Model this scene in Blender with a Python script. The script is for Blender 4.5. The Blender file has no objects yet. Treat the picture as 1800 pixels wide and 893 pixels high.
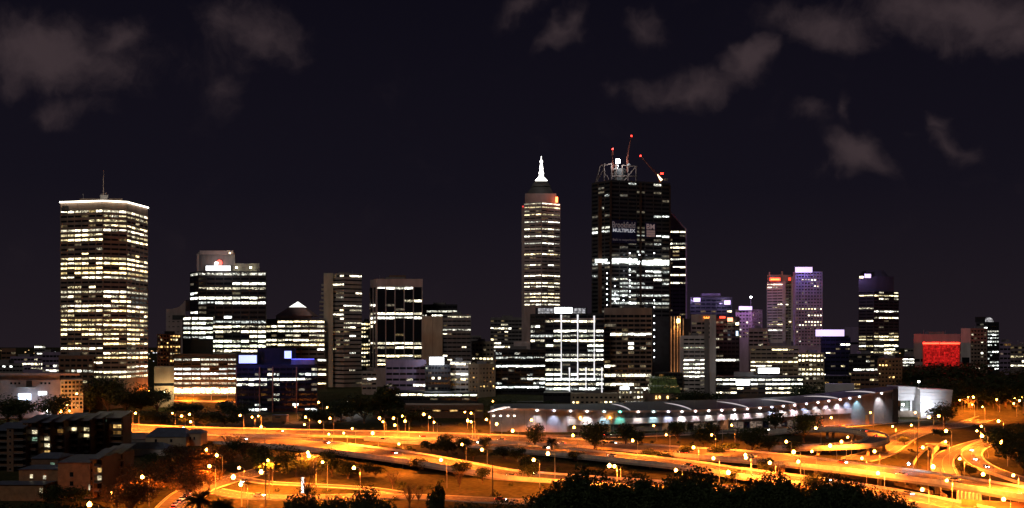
import bpy, math, random
from mathutils import Vector, Matrix, noise as mnoise

# ------------------------------------------------------------------ camera, sky, sun, exposure
SC = bpy.context.scene
COL = SC.collection
F, CX, HY, CZ = 1620.0, 900.0, 606.0, 62.0     # focal length and horizon in photo pixels, camera height in metres

cam_d = bpy.data.cameras.new('camera')
cam = bpy.data.objects.new('camera', cam_d)
COL.objects.link(cam)
cam.location = (0, 0, CZ)
cam.rotation_euler = (math.radians(90), 0, 0)
cam_d.sensor_width = 36.0
cam_d.lens = F / 1800 * 36.0
cam_d.shift_y = (HY - 446.5) / 1800
cam_d.clip_start = 0.5
cam_d.clip_end = 20000
SC.camera = cam

SC.view_settings.view_transform = 'Standard'
SC.view_settings.look = 'None'
SC.view_settings.gamma = 1.0
SC.view_settings.exposure = 0.0
SC.view_settings.use_curve_mapping = False
SC.render.engine = 'CYCLES'
cy = SC.cycles
cy.use_denoising = True
cy.max_bounces = 4
cy.diffuse_bounces = 2
cy.glossy_bounces = 2
cy.transmission_bounces = 2
cy.sample_clamp_indirect = 3.0
cy.sample_clamp_direct = 0.0
cy.caustics_reflective = False
cy.caustics_refractive = False
cy.pixel_filter_type = 'BLACKMAN_HARRIS'; cy.filter_width = 1.5
SC.render.film_transparent = False

SUN_EL, SUN_AZ = math.radians(38), math.radians(-28)    # moon, high behind the camera
sun_d = bpy.data.lights.new('moon', 'SUN')
sun_d.energy = 0.30
sun_d.angle = math.radians(12)
sun_d.color = (1.0, 0.87, 0.78)
sun = bpy.data.objects.new('moon', sun_d)
COL.objects.link(sun)
sun.rotation_euler = (math.radians(90) - SUN_EL, 0, SUN_AZ)

world = bpy.data.worlds.new('World')
SC.world = world
world.use_nodes = True
nt = world.node_tree
nt.nodes.clear()
N = nt.nodes
L = nt.links
def nd(t, **kw):
    n = N.new(t)
    for k, v in kw.items():
        setattr(n, k, v)
    return n
def mathn(op, a, b=None, c=None, clamp=False):
    n = nd('ShaderNodeMath', operation=op, use_clamp=clamp)
    for i, v in enumerate((a, b, c)):
        if v is None: continue
        if isinstance(v, (int, float)): n.inputs[i].default_value = v
        else: L.new(v, n.inputs[i])
    return n.outputs[0]
tc = nd('ShaderNodeTexCoord')
sep = nd('ShaderNodeSeparateXYZ')
L.new(tc.outputs['Generated'], sep.inputs[0])
ay = mathn('MAXIMUM', mathn('ABSOLUTE', sep.outputs['Y']), 0.05)
u = mathn('DIVIDE', sep.outputs['X'], ay)
v = mathn('DIVIDE', sep.outputs['Z'], ay)
comb = nd('ShaderNodeCombineXYZ')
L.new(u, comb.inputs[0]); L.new(v, comb.inputs[1])
warp = nd('ShaderNodeTexNoise'); warp.inputs['Scale'].default_value = 9.0; warp.inputs['Detail'].default_value = 4.0
warp.inputs['Roughness'].default_value = 0.55
L.new(comb.outputs[0], warp.inputs['Vector'])
wsub = nd('ShaderNodeVectorMath', operation='SUBTRACT'); L.new(warp.outputs['Color'], wsub.inputs[0]); wsub.inputs[1].default_value = (.5, .5, .5)
wsc = nd('ShaderNodeVectorMath', operation='SCALE'); L.new(wsub.outputs[0], wsc.inputs[0]); wsc.inputs['Scale'].default_value = 0.10
wadd = nd('ShaderNodeVectorMath', operation='ADD'); L.new(comb.outputs[0], wadd.inputs[0]); L.new(wsc.outputs[0], wadd.inputs[1])
# night clouds: centre, half size, tilt (degrees), weight
CLOUDS = [(70, 85, 230, 95, 8, 1.0), (205, 68, 75, 40, -25, .9), (120, 190, 110, 42, 0, .75), (450, 50, 130, 75, 0, .85),
          (400, 140, 60, 60, 0, .4), (300, 110, 60, 60, 0, .3), (985, 45, 70, 30, -40, .75), (920, 12, 70, 30, 0, .6), (1145, 25, 70, 40, 30, .6),
          (1215, 145, 125, 44, -6, 1.0), (1310, 108, 75, 40, -42, 1.0), (1450, 35, 140, 58, 10, .95), (1700, 30, 230, 75, 14, 1.0), (1790, 80, 60, 50, 0, .9),
          (1515, 282, 78, 48, 0, 1.0), (1425, 215, 52, 34, 0, .6), (1493, 208, 22, 36, 0, .55), (1640, 195, 40, 24, 20, .6), (1670, 232, 60, 34, 25, .75),
          (1440, 300, 50, 30, 0, .45), (1590, 240, 40, 20, 0, .4), (1080, 150, 60, 26, 0, .4),
          (-220, 60, 200, 90, 10, .9), (2050, 90, 190, 90, -8, .9), (2300, 240, 160, 60, 0, .8), (-450, 220, 180, 70, 0, .8), (300, -220, 320, 110, 8, .9), (1250, -260, 380, 110, -8, .9)]
acc = None
for (cx, cyy, rx, ry, rot, wt) in CLOUDS:
    mp = nd('ShaderNodeMapping', vector_type='TEXTURE')
    mp.inputs['Location'].default_value = ((cx - CX) / F, (HY - cyy) / F, 0)
    mp.inputs['Rotation'].default_value = (0, 0, math.radians(-rot))
    mp.inputs['Scale'].default_value = (rx * 1.25 / F, ry * 1.25 / F, 1)
    L.new(wadd.outputs[0], mp.inputs['Vector'])
    g = nd('ShaderNodeTexGradient', gradient_type='SPHERICAL')
    L.new(mp.outputs[0], g.inputs[0])
    val = mathn('MULTIPLY', g.outputs['Fac'], wt)
    acc = val if acc is None else mathn('SMOOTH_MAX', acc, val, 0.12)
nz = nd('ShaderNodeTexNoise'); nz.inputs['Scale'].default_value = 13.0; nz.inputs['Detail'].default_value = 9.0; nz.inputs['Roughness'].default_value = 0.6
L.new(wadd.outputs[0], nz.inputs['Vector'])
dens = mathn('ADD', acc, mathn('MULTIPLY', mathn('SUBTRACT', nz.outputs['Fac'], 0.5), 1.5))
mr = nd('ShaderNodeMapRange', interpolation_type='SMOOTHSTEP'); mr.inputs['From Min'].default_value = 0.14; mr.inputs['From Max'].default_value = 1.05
L.new(dens, mr.inputs['Value'])
cmask = mathn('MULTIPLY', mr.outputs[0], mathn('MULTIPLY', acc, 3.0, clamp=True))
# sky glow of the city over a night sky
ramp = nd('ShaderNodeValToRGB')
ramp.color_ramp.elements[0].position = 0.0; ramp.color_ramp.elements[0].color = (0.0145, 0.0100, 0.0140, 1)
ramp.color_ramp.elements[1].position = 0.45; ramp.color_ramp.elements[1].color = (0.0030, 0.0026, 0.0064, 1)
e = ramp.color_ramp.elements.new(0.16); e.color = (0.0066, 0.0052, 0.0098, 1)
L.new(sep.outputs['Z'], ramp.inputs[0])
sky = nd('ShaderNodeTexSky', sky_type='NISHITA')
sky.sun_disc = False
sky.sun_elevation = SUN_EL
sky.sun_rotation = math.radians(180) + SUN_AZ
skys = nd('ShaderNodeVectorMath', operation='SCALE'); L.new(sky.outputs[0], skys.inputs[0]); skys.inputs['Scale'].default_value = 0.00006
base = nd('ShaderNodeVectorMath', operation='ADD'); L.new(ramp.outputs[0], base.inputs[0]); L.new(skys.outputs[0], base.inputs[1])
mix = nd('ShaderNodeMix', data_type='RGBA')
L.new(cmask, mix.inputs[0]); L.new(base.outputs[0], mix.inputs[6]); mix.inputs[7].default_value = (0.044, 0.030, 0.034, 1)
# a few faint stars
vor = nd('ShaderNodeTexVoronoi'); vor.inputs['Scale'].default_value = 26.0
L.new(tc.outputs['Generated'], vor.inputs['Vector'])
star = mathn('LESS_THAN', vor.outputs['Distance'], 0.011)
vsep = nd('ShaderNodeSeparateXYZ'); L.new(vor.outputs['Color'], vsep.inputs[0])
star = mathn('MULTIPLY', star, mathn('GREATER_THAN', vsep.outputs[0], 0.86))
star = mathn('MULTIPLY', star, mathn('SUBTRACT', 1.0, cmask, clamp=True))
starv = nd('ShaderNodeVectorMath', operation='SCALE'); starv.inputs[0].default_value = (0.16, 0.13, 0.16); L.new(star, starv.inputs['Scale'])
fin = nd('ShaderNodeVectorMath', operation='ADD'); L.new(mix.outputs[2], fin.inputs[0]); L.new(starv.outputs[0], fin.inputs[1])
bg = nd('ShaderNodeBackground'); L.new(fin.outputs[0], bg.inputs[0]); bg.inputs[1].default_value = 1.0
wo = nd('ShaderNodeOutputWorld'); L.new(bg.outputs[0], wo.inputs[0])

# ------------------------------------------------------------------ helpers
RND = random.Random(11)
def smooth(a, b, x):
    t = min(1, max(0, (x - a) / (b - a)))
    return t * t * (3 - 2 * t)
def terrain(x, y):
    z = 0.0
    if y < 330:
        z += 60 * ((330 - max(y, -40)) / 330) ** 1.6
    k = 1 - 0.78 * smooth(-20, 230, x)
    z += 18 * k * smooth(735, 880, y)
    return z
def W(px, py, Y):
    return Vector(((px - CX) / F * Y, Y, CZ - (py - HY) / F * Y))
def GZ(px, py, z):
    Y = (CZ - z) * F / (py - HY)
    return Vector(((px - CX) / F * Y, Y, z))
def GT(px, py, h=0.0):
    """point h metres over the terrain that is seen at this pixel"""
    dx, dz = (px - CX) / F, -(py - HY) / F
    y, step = 120.0, 2.0
    while y < 5000:
        if CZ + dz * y <= terrain(dx * y, y) + h:
            break
        y += step
    lo, hi = y - step, y
    for _ in range(20):
        m = (lo + hi) / 2
        if CZ + dz * m <= terrain(dx * m, m) + h: hi = m
        else: lo = m
    return Vector((dx * hi, hi, terrain(dx * hi, hi)))

class MB:
    def __init__(s):
        s.v, s.f, s.m = [], [], []
    def add(s, vs, fs, mi=0):
        o = len(s.v)
        s.v += [tuple(p) for p in vs]
        s.f += [tuple(o + i for i in f) for f in fs]
        s.m += [mi] * len(fs)
    def box(s, c, d, rz=0.0, mi=0):
        x, y, z = d[0] / 2, d[1] / 2, d[2] / 2
        cs, sn = math.cos(rz), math.sin(rz)
        vs = []
        for (a, b, cc) in ((-x, -y, -z), (x, -y, -z), (x, y, -z), (-x, y, -z), (-x, -y, z), (x, -y, z), (x, y, z), (-x, y, z)):
            vs.append((c[0] + a * cs - b * sn, c[1] + a * sn + b * cs, c[2] + cc))
        s.add(vs, [(0, 3, 2, 1), (4, 5, 6, 7), (0, 1, 5, 4), (1, 2, 6, 5), (2, 3, 7, 6), (3, 0, 4, 7)], mi)
        return s
    def prism(s, poly, z0, z1, mi=0, top=None):
        n = len(poly)
        t = top or poly
        vs = [(p[0], p[1], z0) for p in poly] + [(p[0], p[1], z1) for p in t]
        fs = [(i, (i + 1) % n, n + (i + 1) % n, n + i) for i in range(n)]
        fs.append(tuple(range(n - 1, -1, -1))); fs.append(tuple(range(n, 2 * n)))
        s.add(vs, fs, mi)
        return s
    def tube(s, pts, rad, n=6, mi=0):
        pts = [Vector(p) for p in pts]
        rs = rad if isinstance(rad, (list, tuple)) else [rad] * len(pts)
        vs, fs = [], []
        for i, p in enumerate(pts):
            d = (pts[min(i + 1, len(pts) - 1)] - pts[max(i - 1, 0)]).normalized()
            a = d.cross(Vector((0, 0, 1)))
            if a.length < 1e-3: a = Vector((1, 0, 0))
            a.normalize(); b = d.cross(a)
            for k in range(n):
                t = 2 * math.pi * k / n
                vs.append(p + (a * math.cos(t) + b * math.sin(t)) * rs[i])
        for i in range(len(pts) - 1):
            for k in range(n):
                k2 = (k + 1) % n
                fs.append((i * n + k, i * n + k2, (i + 1) * n + k2, (i + 1) * n + k))
        fs.append(tuple(range(n))); fs.append(tuple(range((len(pts) - 1) * n + n - 1, (len(pts) - 1) * n - 1, -1)))
        s.add(vs, fs, mi)
        return s
    def mesh(s, name, mats, smoothf=False):
        me = bpy.data.meshes.new(name)
        me.from_pydata(s.v, [], s.f)
        for m in (mats if isinstance(mats, (list, tuple)) else [mats]):
            me.materials.append(m)
        if any(s.m): me.polygons.foreach_set('material_index', s.m)
        if smoothf: me.polygons.foreach_set('use_smooth', [True] * len(s.f))
        me.update()
        return me

WP = {}
def obj(name, me, parent=None, loc=(0, 0, 0), rz=0.0, scale=None, kind=None):
    o = bpy.data.objects.new(name, me)
    COL.objects.link(o)
    loc = Vector(loc)
    WP[o.name] = loc
    if parent is not None:
        o.parent = parent
        o.location = loc - WP[parent.name]
    else:
        o.location = loc
    if rz: o.rotation_euler = (0, 0, rz)
    if scale is not None: o.scale = scale if hasattr(scale, '__len__') else (scale,) * 3
    if kind: o['kind'] = kind
    return o
def tag(o, label, cat, group=None):
    o['label'] = label; o['category'] = cat
    if group: o['group'] = group
    return o
def thing(name, label, cat, loc, group=None):
    return tag(obj(name, None, None, loc), label, cat, group)
def rel(mb, loc):
    mb.v = [(a[0] - loc[0], a[1] - loc[1], a[2] - loc[2]) for a in mb.v]
    return mb

# ------------------------------------------------------------------ materials
MATS = {}
def new_mat(name):
    m = bpy.data.materials.new(name); m.use_nodes = True
    t = m.node_tree; b = t.nodes['Principled BSDF']
    return m, t, b
def surf(name, col, rough=0.8, var=0.25, scale=0.15, metal=0.0, spec=0.3, streak=False, bump=0.0, col2=None):
    """painted, stone or soil surface with uneven colour"""
    if name in MATS: return MATS[name]
    m, t, b = new_mat(name)
    g = t.nodes.new('ShaderNodeNewGeometry')
    mp = t.nodes.new('ShaderNodeMapping'); mp.inputs['Scale'].default_value = (1, 1, 0.25) if streak else (1, 1, 1)
    n1 = t.nodes.new('ShaderNodeTexNoise'); n1.inputs['Scale'].default_value = scale; n1.inputs['Detail'].default_value = 6; n1.inputs['Roughness'].default_value = 0.65
    t.links.new(g.outputs['Position'], mp.inputs[0]); t.links.new(mp.outputs[0], n1.inputs['Vector'])
    r = t.nodes.new('ShaderNodeValToRGB')
    a = [c * (1 - var) for c in col]; c2 = [min(1, c * (1 + var)) for c in (col2 or col)]
    r.color_ramp.elements[0].position = 0.32; r.color_ramp.elements[0].color = (*a, 1)
    r.color_ramp.elements[1].position = 0.68; r.color_ramp.elements[1].color = (*c2, 1)
    t.links.new(n1.outputs['Fac'], r.inputs[0]); t.links.new(r.outputs[0], b.inputs['Base Color'])
    b.inputs['Roughness'].default_value = rough; b.inputs['Metallic'].default_value = metal
    b.inputs['Specular IOR Level'].default_value = spec
    if bump:
        bp = t.nodes.new('ShaderNodeBump'); bp.inputs['Strength'].default_value = bump
        n2 = t.nodes.new('ShaderNodeTexNoise'); n2.inputs['Scale'].default_value = 1.5; n2.inputs['Detail'].default_value = 4
        t.links.new(g.outputs['Position'], n2.inputs['Vector'])
        t.links.new(n2.outputs['Fac'], bp.inputs['Height']); t.links.new(bp.outputs[0], b.inputs['Normal'])
    MATS[name] = m
    return m
def glow(name, col, strength, sampled=False):
    if name in MATS: return MATS[name]
    m, t, b = new_mat(name)
    b.inputs['Base Color'].default_value = (0.3, 0.3, 0.3, 1)
    b.inputs['Emission Color'].default_value = (*col, 1)
    b.inputs['Emission Strength'].default_value = strength
    m.cycles.emission_sampling = 'AUTO' if sampled else 'NONE'
    MATS[name] = m
    return m
def litwin(name, col, strength, contrast=0.75, sc=(0.5, 0.5, 1.1)):
    """a lit office window: uneven light from ceiling fittings, blinds and furniture"""
    if name in MATS: return MATS[name]
    m, t, b = new_mat(name)
    g = t.nodes.new('ShaderNodeNewGeometry')
    mp = t.nodes.new('ShaderNodeMapping'); mp.inputs['Scale'].default_value = sc
    n1 = t.nodes.new('ShaderNodeTexNoise'); n1.inputs['Scale'].default_value = 1.0; n1.inputs['Detail'].default_value = 3; n1.inputs['Roughness'].default_value = 0.7
    t.links.new(g.outputs['Position'], mp.inputs[0]); t.links.new(mp.outputs[0], n1.inputs['Vector'])
    mr = t.nodes.new('ShaderNodeMapRange')
    mr.inputs['From Min'].default_value = 0.36; mr.inputs['From Max'].default_value = 0.60
    mr.inputs['To Min'].default_value = strength * (1 - contrast); mr.inputs['To Max'].default_value = strength * (1 + contrast)
    t.links.new(n1.outputs['Fac'], mr.inputs['Value'])
    n3 = t.nodes.new('ShaderNodeTexNoise'); n3.inputs['Scale'].default_value = 0.11
    t.links.new(g.outputs['Position'], n3.inputs['Vector'])
    hx = t.nodes.new('ShaderNodeMix'); hx.data_type = 'RGBA'
    t.links.new(n3.outputs['Fac'], hx.inputs[0])
    hx.inputs[6].default_value = (*[c for c in col], 1)
    hx.inputs[7].default_value = (min(1, col[0] * 1.04), col[1] * .93, col[2] * .74, 1)
    b.inputs['Base Color'].default_value = (0.02, 0.02, 0.02, 1)
    b.inputs['Roughness'].default_value = 0.2
    # rooms and blinds: brightness changes from one window module to the next
    sn = t.nodes.new('ShaderNodeVectorMath'); sn.operation = 'SNAP'; sn.inputs[1].default_value = (1.7, 2.3, 1.9)
    t.links.new(g.outputs['Position'], sn.inputs[0])
    wn = t.nodes.new('ShaderNodeTexWhiteNoise'); wn.noise_dimensions = '3D'; t.links.new(sn.outputs[0], wn.inputs['Vector'])
    m2 = t.nodes.new('ShaderNodeMapRange'); m2.label = 'rooms'; m2.inputs['To Min'].default_value = .30; m2.inputs['To Max'].default_value = 1.35
    t.links.new(wn.outputs['Value'], m2.inputs['Value'])
    mm = t.nodes.new('ShaderNodeMath'); mm.operation = 'MULTIPLY'; t.links.new(mr.outputs[0], mm.inputs[0]); t.links.new(m2.outputs[0], mm.inputs[1])
    t.links.new(hx.outputs[2], b.inputs['Emission Color']); t.links.new(mm.outputs[0], b.inputs['Emission Strength'])
    m.cycles.emission_sampling = 'NONE'
    MATS[name] = m
    return m
def glassm(name, col=(0.012, 0.014, 0.018), rough=0.12):
    if name in MATS: return MATS[name]
    m, t, b = new_mat(name)
    b.inputs['Base Color'].default_value = (*col, 1)
    b.inputs['Roughness'].default_value = rough
    b.inputs['Specular IOR Level'].default_value = 0.5
    MATS[name] = m
    return m
GLASS = glassm('dark_glass')
GLASSB = glassm('blue_glass', (0.010, 0.013, 0.035))
TINTS = {'warm': (1.0, .86, .52), 'cream': (1.0, .93, .72), 'white': (.97, 1.0, .92), 'cool': (.86, .97, 1.0), 'green': (.90, 1.0, .82), 'amber': (1.0, .62, .22), 'pink': (1.0, .86, .95)}
def spotwin(name, col):
    m = litwin(name, col, 1.3, .98, (.9, .9, 1.7))
    for n in m.node_tree.nodes:
        if n.bl_idname == 'ShaderNodeMapRange' and n.label != 'rooms':
            n.inputs['From Min'].default_value = .50; n.inputs['From Max'].default_value = .64; n.inputs['To Min'].default_value = .05; n.inputs['To Max'].default_value = 2.8
    return m
ROWT = {'white': ['white', 'white', 'green', 'cream', 'cool'], 'cream': ['cream', 'cream', 'white', 'warm'], 'warm': ['warm', 'warm', 'cream', 'gold'], 'cool': ['cool', 'cool', 'white'], 'green': ['green', 'white'], 'amber': ['amber', 'amber', 'warm'], 'pink': ['pink', 'cool', 'amber']}
TINTS['gold'] = (1.0, .76, .36)
def lits(t):
    c = TINTS[t]
    return [litwin('window_light_%s_bright' % t, c, 3.3, .85), litwin('window_light_%s_mid' % t, c, 0.85, .85), litwin('window_light_%s_dim' % t, [c[0], c[1] * .85, c[2] * .7], 0.13, .8), GLASS, spotwin('window_light_%s_partial' % t, c)]
CONC = surf('concrete', (.34, .31, .28), streak=True)
CONC_TAN = surf('tan_concrete', (.42, .35, .25), streak=True)
CONC_BRN = surf('brown_granite', (.26, .19, .15), streak=True)
CONC_WHT = surf('white_concrete', (.62, .58, .56), streak=True)
CONC_PNK = surf('pinkish_concrete', (.42, .335, .32), streak=True)
CONC_DRK = surf('dark_cladding', (.035, .035, .04), rough=.5, streak=True)
CONC_GRY = surf('grey_cladding', (.20, .19, .19), streak=True)
CONC_PUR = surf('mauve_cladding', (.28, .22, .34), streak=True)
BRICK = surf('brown_brick', (.19, .11, .07), scale=.6)
BRICK_ORG = surf('orange_brick', (.34, .18, .09), scale=.5)
METAL = surf('galvanised_steel', (.42, .42, .42), rough=.5, var=.15, metal=.3)
METAL_DK = surf('dark_steel', (.05, .05, .05), rough=.5)
ROOFBLUE = surf('blue_grey_roof_sheet', (.10, .12, .17), rough=.45, scale=.4)
ASPHALT = surf('asphalt', (.15, .135, .12), rough=.85, scale=.35, var=.28)
PARAPET = surf('parapet_concrete', (.62, .58, .52), rough=.85, scale=.3)
PAINT = surf('white_road_paint', (.75, .75, .72), rough=.6, var=.1)

# ------------------------------------------------------------------ ground
def build_ground():
    xs = [-9000, -5000, -3000, -2000, -1400] + [-1000 + 25 * i for i in range(81)] + [1400, 2000, 3000, 5000, 9000]
    ys = [-60, -20] + [10 * i for i in range(0, 36)] + [380 + 30 * i for i in range(12)] + [735 + 12 * i for i in range(15)] + [960, 1100, 1400, 2000, 3000, 5000, 9000, 15000]
    ys = sorted(set(ys))
    vs = [(x, y, terrain(x, y)) for y in ys for x in xs]
    nx = len(xs)
    fs = [(j * nx + i, j * nx + i + 1, (j + 1) * nx + i + 1, (j + 1) * nx + i) for j in range(len(ys) - 1) for i in range(nx - 1)]
    mb = MB(); mb.add(vs, fs)
    m, t, b = new_mat('grass_and_soil')
    g = t.nodes.new('ShaderNodeNewGeometry')
    n1 = t.nodes.new('ShaderNodeTexNoise'); n1.inputs['Scale'].default_value = 0.035; n1.inputs['Detail'].default_value = 8; n1.inputs['Roughness'].default_value = .7
    n2 = t.nodes.new('ShaderNodeTexNoise'); n2.inputs['Scale'].default_value = 0.45; n2.inputs['Detail'].default_value = 6
    t.links.new(g.outputs['Position'], n1.inputs['Vector']); t.links.new(g.outputs['Position'], n2.inputs['Vector'])
    r = t.nodes.new('ShaderNodeValToRGB')
    r.color_ramp.elements[0].position = .38; r.color_ramp.elements[0].color = (.042, .046, .015, 1)
    r.color_ramp.elements[1].position = .64; r.color_ramp.elements[1].color = (.105, .085, .036, 1)
    e = r.color_ramp.elements.new(.5); e.color = (.066, .066, .021, 1)
    t.links.new(n1.outputs['Fac'], r.inputs[0])
    mx = t.nodes.new('ShaderNodeMix'); mx.data_type = 'RGBA'; mx.blend_type = 'MULTIPLY'; mx.inputs[0].default_value = .9
    r2 = t.nodes.new('ShaderNodeValToRGB'); r2.color_ramp.elements[0].position = .3; r2.color_ramp.elements[0].color = (.25, .27, .22, 1); r2.color_ramp.elements[1].position = .7
    t.links.new(n2.outputs['Fac'], r2.inputs[0])
    t.links.new(r.outputs[0], mx.inputs[6]); t.links.new(r2.outputs[0], mx.inputs[7]); t.links.new(mx.outputs[2], b.inputs['Base Color'])
    b.inputs['Roughness'].default_value = .95; b.inputs['Specular IOR Level'].default_value = .1
    o = obj('ground', mb.mesh('ground', m, True)); o['kind'] = 'structure'
build_ground()

# ------------------------------------------------------------------ roads
def resample(pts, n):
    """Catmull-Rom through the points, n samples by parameter"""
    out = []
    P = [pts[0]] + list(pts) + [pts[-1]]
    m = len(pts) - 1
    for k in range(n):
        t = k / (n - 1) * m
        i = min(int(t), m - 1); t -= i
        p0, p1, p2, p3 = P[i], P[i + 1], P[i + 2], P[i + 3]
        out.append(0.5 * ((2 * p1) + (p2 - p0) * t + (2 * p0 - 5 * p1 + 4 * p2 - p3) * t * t + (3 * p1 - p0 - 3 * p2 + p3) * t ** 3))
    return out
def strip_wall(mb, line, z_lo, z_hi, th):
    """wall of thickness th along a line, z offsets from the line's own z (z_lo None: down to the ground)"""
    n = len(line)
    vs, fs = [], []
    for i, p in enumerate(line):
        d = line[min(i + 1, n - 1)] - line[max(i - 1, 0)]
        d.z = 0; d.normalize()
        s = Vector((-d.y, d.x, 0)) * th / 2
        lo = (terrain(p.x, p.y) - 1.0) if z_lo is None else p.z + z_lo
        for q in (p - s, p + s):
            vs.append((q.x, q.y, lo)); vs.append((q.x, q.y, p.z + z_hi))
    for i in range(n - 1):
        a, b = i * 4, (i + 1) * 4
        fs += [(a, b, b + 1, a + 1), (a + 2, a + 3, b + 3, b + 2), (a + 1, b + 1, b + 3, a + 3), (a, a + 2, b + 2, b)]
    e = (n - 1) * 4
    fs += [(0, 1, 3, 2), (e, e + 2, e + 3, e + 1)]
    mb.add(vs, fs)
ROADL = {}
def road(name, far, near, lanes=4, parapet=(True, True), elevated=(), n=70, dz=0.0):
    fa = resample(far, n); ne = resample(near, n)
    for l in (fa, ne):
        for p in l: p.z += dz
    ROADL[name] = (fa, ne)
    mb = MB()
    vs = []
    for a, b in zip(fa, ne): vs += [a, b]
    mb.add(vs, [(2 * i, 2 * i + 1, 2 * i + 3, 2 * i + 2) for i in range(n - 1)])
    o = obj(name, mb.mesh(name, ASPHALT)); o['kind'] = 'structure'
    mb = MB()
    for k in range(lanes + 1):
        t = .05 + .9 * k / lanes
        line = [a.lerp(b, t) for a, b in zip(fa, ne)]
        edge = k in (0, lanes)
        for i in range(n - 1):
            p, q = line[i], line[i + 1]
            L_ = (q - p).length
            steps = 1 if edge else max(1, int(L_ / 12))
            for j in range(steps):
                a = p.lerp(q, j / steps); b = p.lerp(q, (j + (1 if edge else .4)) / steps)
                d = (b - a); d.z = 0
                if d.length < .01: continue
                d.normalize(); s = Vector((-d.y, d.x, 0)) * (.16 if edge else .11)
                up = Vector((0, 0, .006 + .002 * k))
                mb.add([a - s + up, b - s + up, b + s + up, a + s + up], [(0, 1, 2, 3)])
    o2 = obj('lane_markings', mb.mesh('lane_markings', PAINT), o); o2['kind'] = 'stuff'
    for flag, line in zip(parapet, (fa, ne)):
        mb = MB()
        if flag: strip_wall(mb, line, -.9, .95, .35)
        else: strip_wall(mb, line, -.5, .14, .3)
        obj('parapet' if flag else 'kerb', mb.mesh('parapet', PARAPET), o)
    # deck edge or retaining wall below
    mb = MB()
    for line in (fa, ne):
        seg = [p for p in line]
        strip_wall(mb, [p + Vector((0, 0, -.91)) for p in seg], -1.0 if elevated else None, 0.0, .9)
    if elevated:
        low = [p + Vector((0, 0, -1.4)) for p in fa]; low2 = [p + Vector((0, 0, -1.4)) for p in ne]
        vs = []
        for a, b in zip(low, low2): vs += [a, b]
        mb.add(vs, [(2 * i, 2 * i + 2, 2 * i + 3, 2 * i + 1) for i in range(n - 1)])
    obj('deck_edge' if elevated else 'retaining_wall', mb.mesh('deck_edge', CONC), o)
    if elevated:
        step = elevated[0]; dist = 0; last = None
        for i in range(n):
            c = fa[i].lerp(ne[i], .5)
            if last is not None: dist += (c - last).length
            last = c
            if dist >= step:
                dist = 0
                for t in (.22, .78):
                    p = fa[i].lerp(ne[i], t); g = terrain(p.x, p.y)
                    if p.z - 1.6 - g > 1.2:
                        pm = MB(); pm.box((0, 0, (p.z - 1.5 + g - .5) / 2 - g), (1.3, 1.3, p.z - 1.5 - g + .5))
                        obj('pier', pm.mesh('pier', CONC), o, (p.x, p.y, g))
    return o
def px_line(pts):
    """(px, py, deck height)"""
    return [GZ(a, b, c) for a, b, c in pts]
def offset_line(pts, w):
    n = len(pts); out = ([], [])
    for i, p in enumerate(pts):
        d = pts[min(i + 1, n - 1)] - pts[max(i - 1, 0)]
        d.z = 0; d.normalize(); s = Vector((-d.y, d.x, 0)) * w / 2
        out[0].append(p + s); out[1].append(p - s)
    return out
def zlin(tab, px):
    for (a, za), (b, zb) in zip(tab, tab[1:]):
        if a <= px <= b: return za + (zb - za) * (px - a) / (b - a)
    return tab[0][1] if px < tab[0][0] else tab[-1][1]
zA = [(0, .7), (1150, .7), (1420, 5.5), (2000, 6.0)]
road('freeway_far_carriageway',
     px_line([(x, y, zlin(zA, x)) for x, y in ((120, 741), (213, 746), (350, 752), (520, 756), (700, 760), (860, 765), (933, 768), (1030, 774), (1146, 783), (1250, 790), (1350, 797), (1480, 812), (1600, 827), (1678, 838), (1800, 858), (1880, 872))]),
     px_line([(x, y, zlin(zA, x)) for x, y in ((120, 751), (213, 756), (350, 763), (520, 766), (700, 770), (860, 775), (933, 779), (1030, 786), (1146, 796), (1250, 804), (1350, 812), (1480, 825), (1600, 841), (1678, 852), (1800, 874), (1880, 890))]),
     lanes=4, elevated=(28,))
zC = [(0, .6), (400, .6), (560, 3.6), (760, 4.2), (900, 1.2), (2000, .7)]
road('freeway_exit_carriageway',
     px_line([(x, y, zlin(zC, x)) for x, y in ((120, 753), (213, 758), (350, 765), (520, 772), (640, 785), (749, 800), (878, 824), (925, 830), (1027, 838), (1084, 842), (1200, 850), (1300, 858))]),
     px_line([(x, y, zlin(zC, x)) for x, y in ((120, 763), (213, 768), (350, 776), (520, 786), (640, 800), (749, 815), (878, 837), (925, 842), (1027, 849), (1084, 853), (1200, 861), (1300, 869))]),
     lanes=3, elevated=(20,), dz=-.03)
zB = [(0, .7), (880, .9), (1000, 3.6), (1300, 4.0), (1450, 1.5), (2000, .8)]
road('freeway_near_carriageway',
     px_line([(x, y, zlin(zB, x)) for x, y in ((640, 770), (700, 773), (860, 779), (989, 789), (1100, 799), (1225, 813), (1313, 826), (1443, 842), (1560, 860), (1700, 886), (1800, 908))]),
     px_line([(x, y, zlin(zB, x)) for x, y in ((640, 772), (700, 777), (860, 787), (989, 798), (1100, 809), (1225, 823), (1313, 837), (1443, 855), (1560, 875), (1700, 905), (1800, 930))]),
     lanes=3, elevated=(20,), dz=-.06)
fc = px_line([(960, 767, .3), (1050, 767, .3), (1150, 764, .3), (1300, 758, .3), (1443, 751, .3), (1510, 746, .3), (1590, 739, .3), (1690, 730, .3), (1800, 716, .3), (1860, 709, .3)])
road('convention_centre_road', *offset_line(fc, 17), lanes=4, parapet=(False, False))
lp = px_line([(1330, 762, 1.0), (1400, 755, 4), (1470, 754, 6.5), (1515, 758, 7), (1540, 765, 7), (1541, 773, 7), (1515, 780, 6.5), (1450, 784, 5), (1390, 786, 3.0), (1345, 787, 1.0)])
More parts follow.
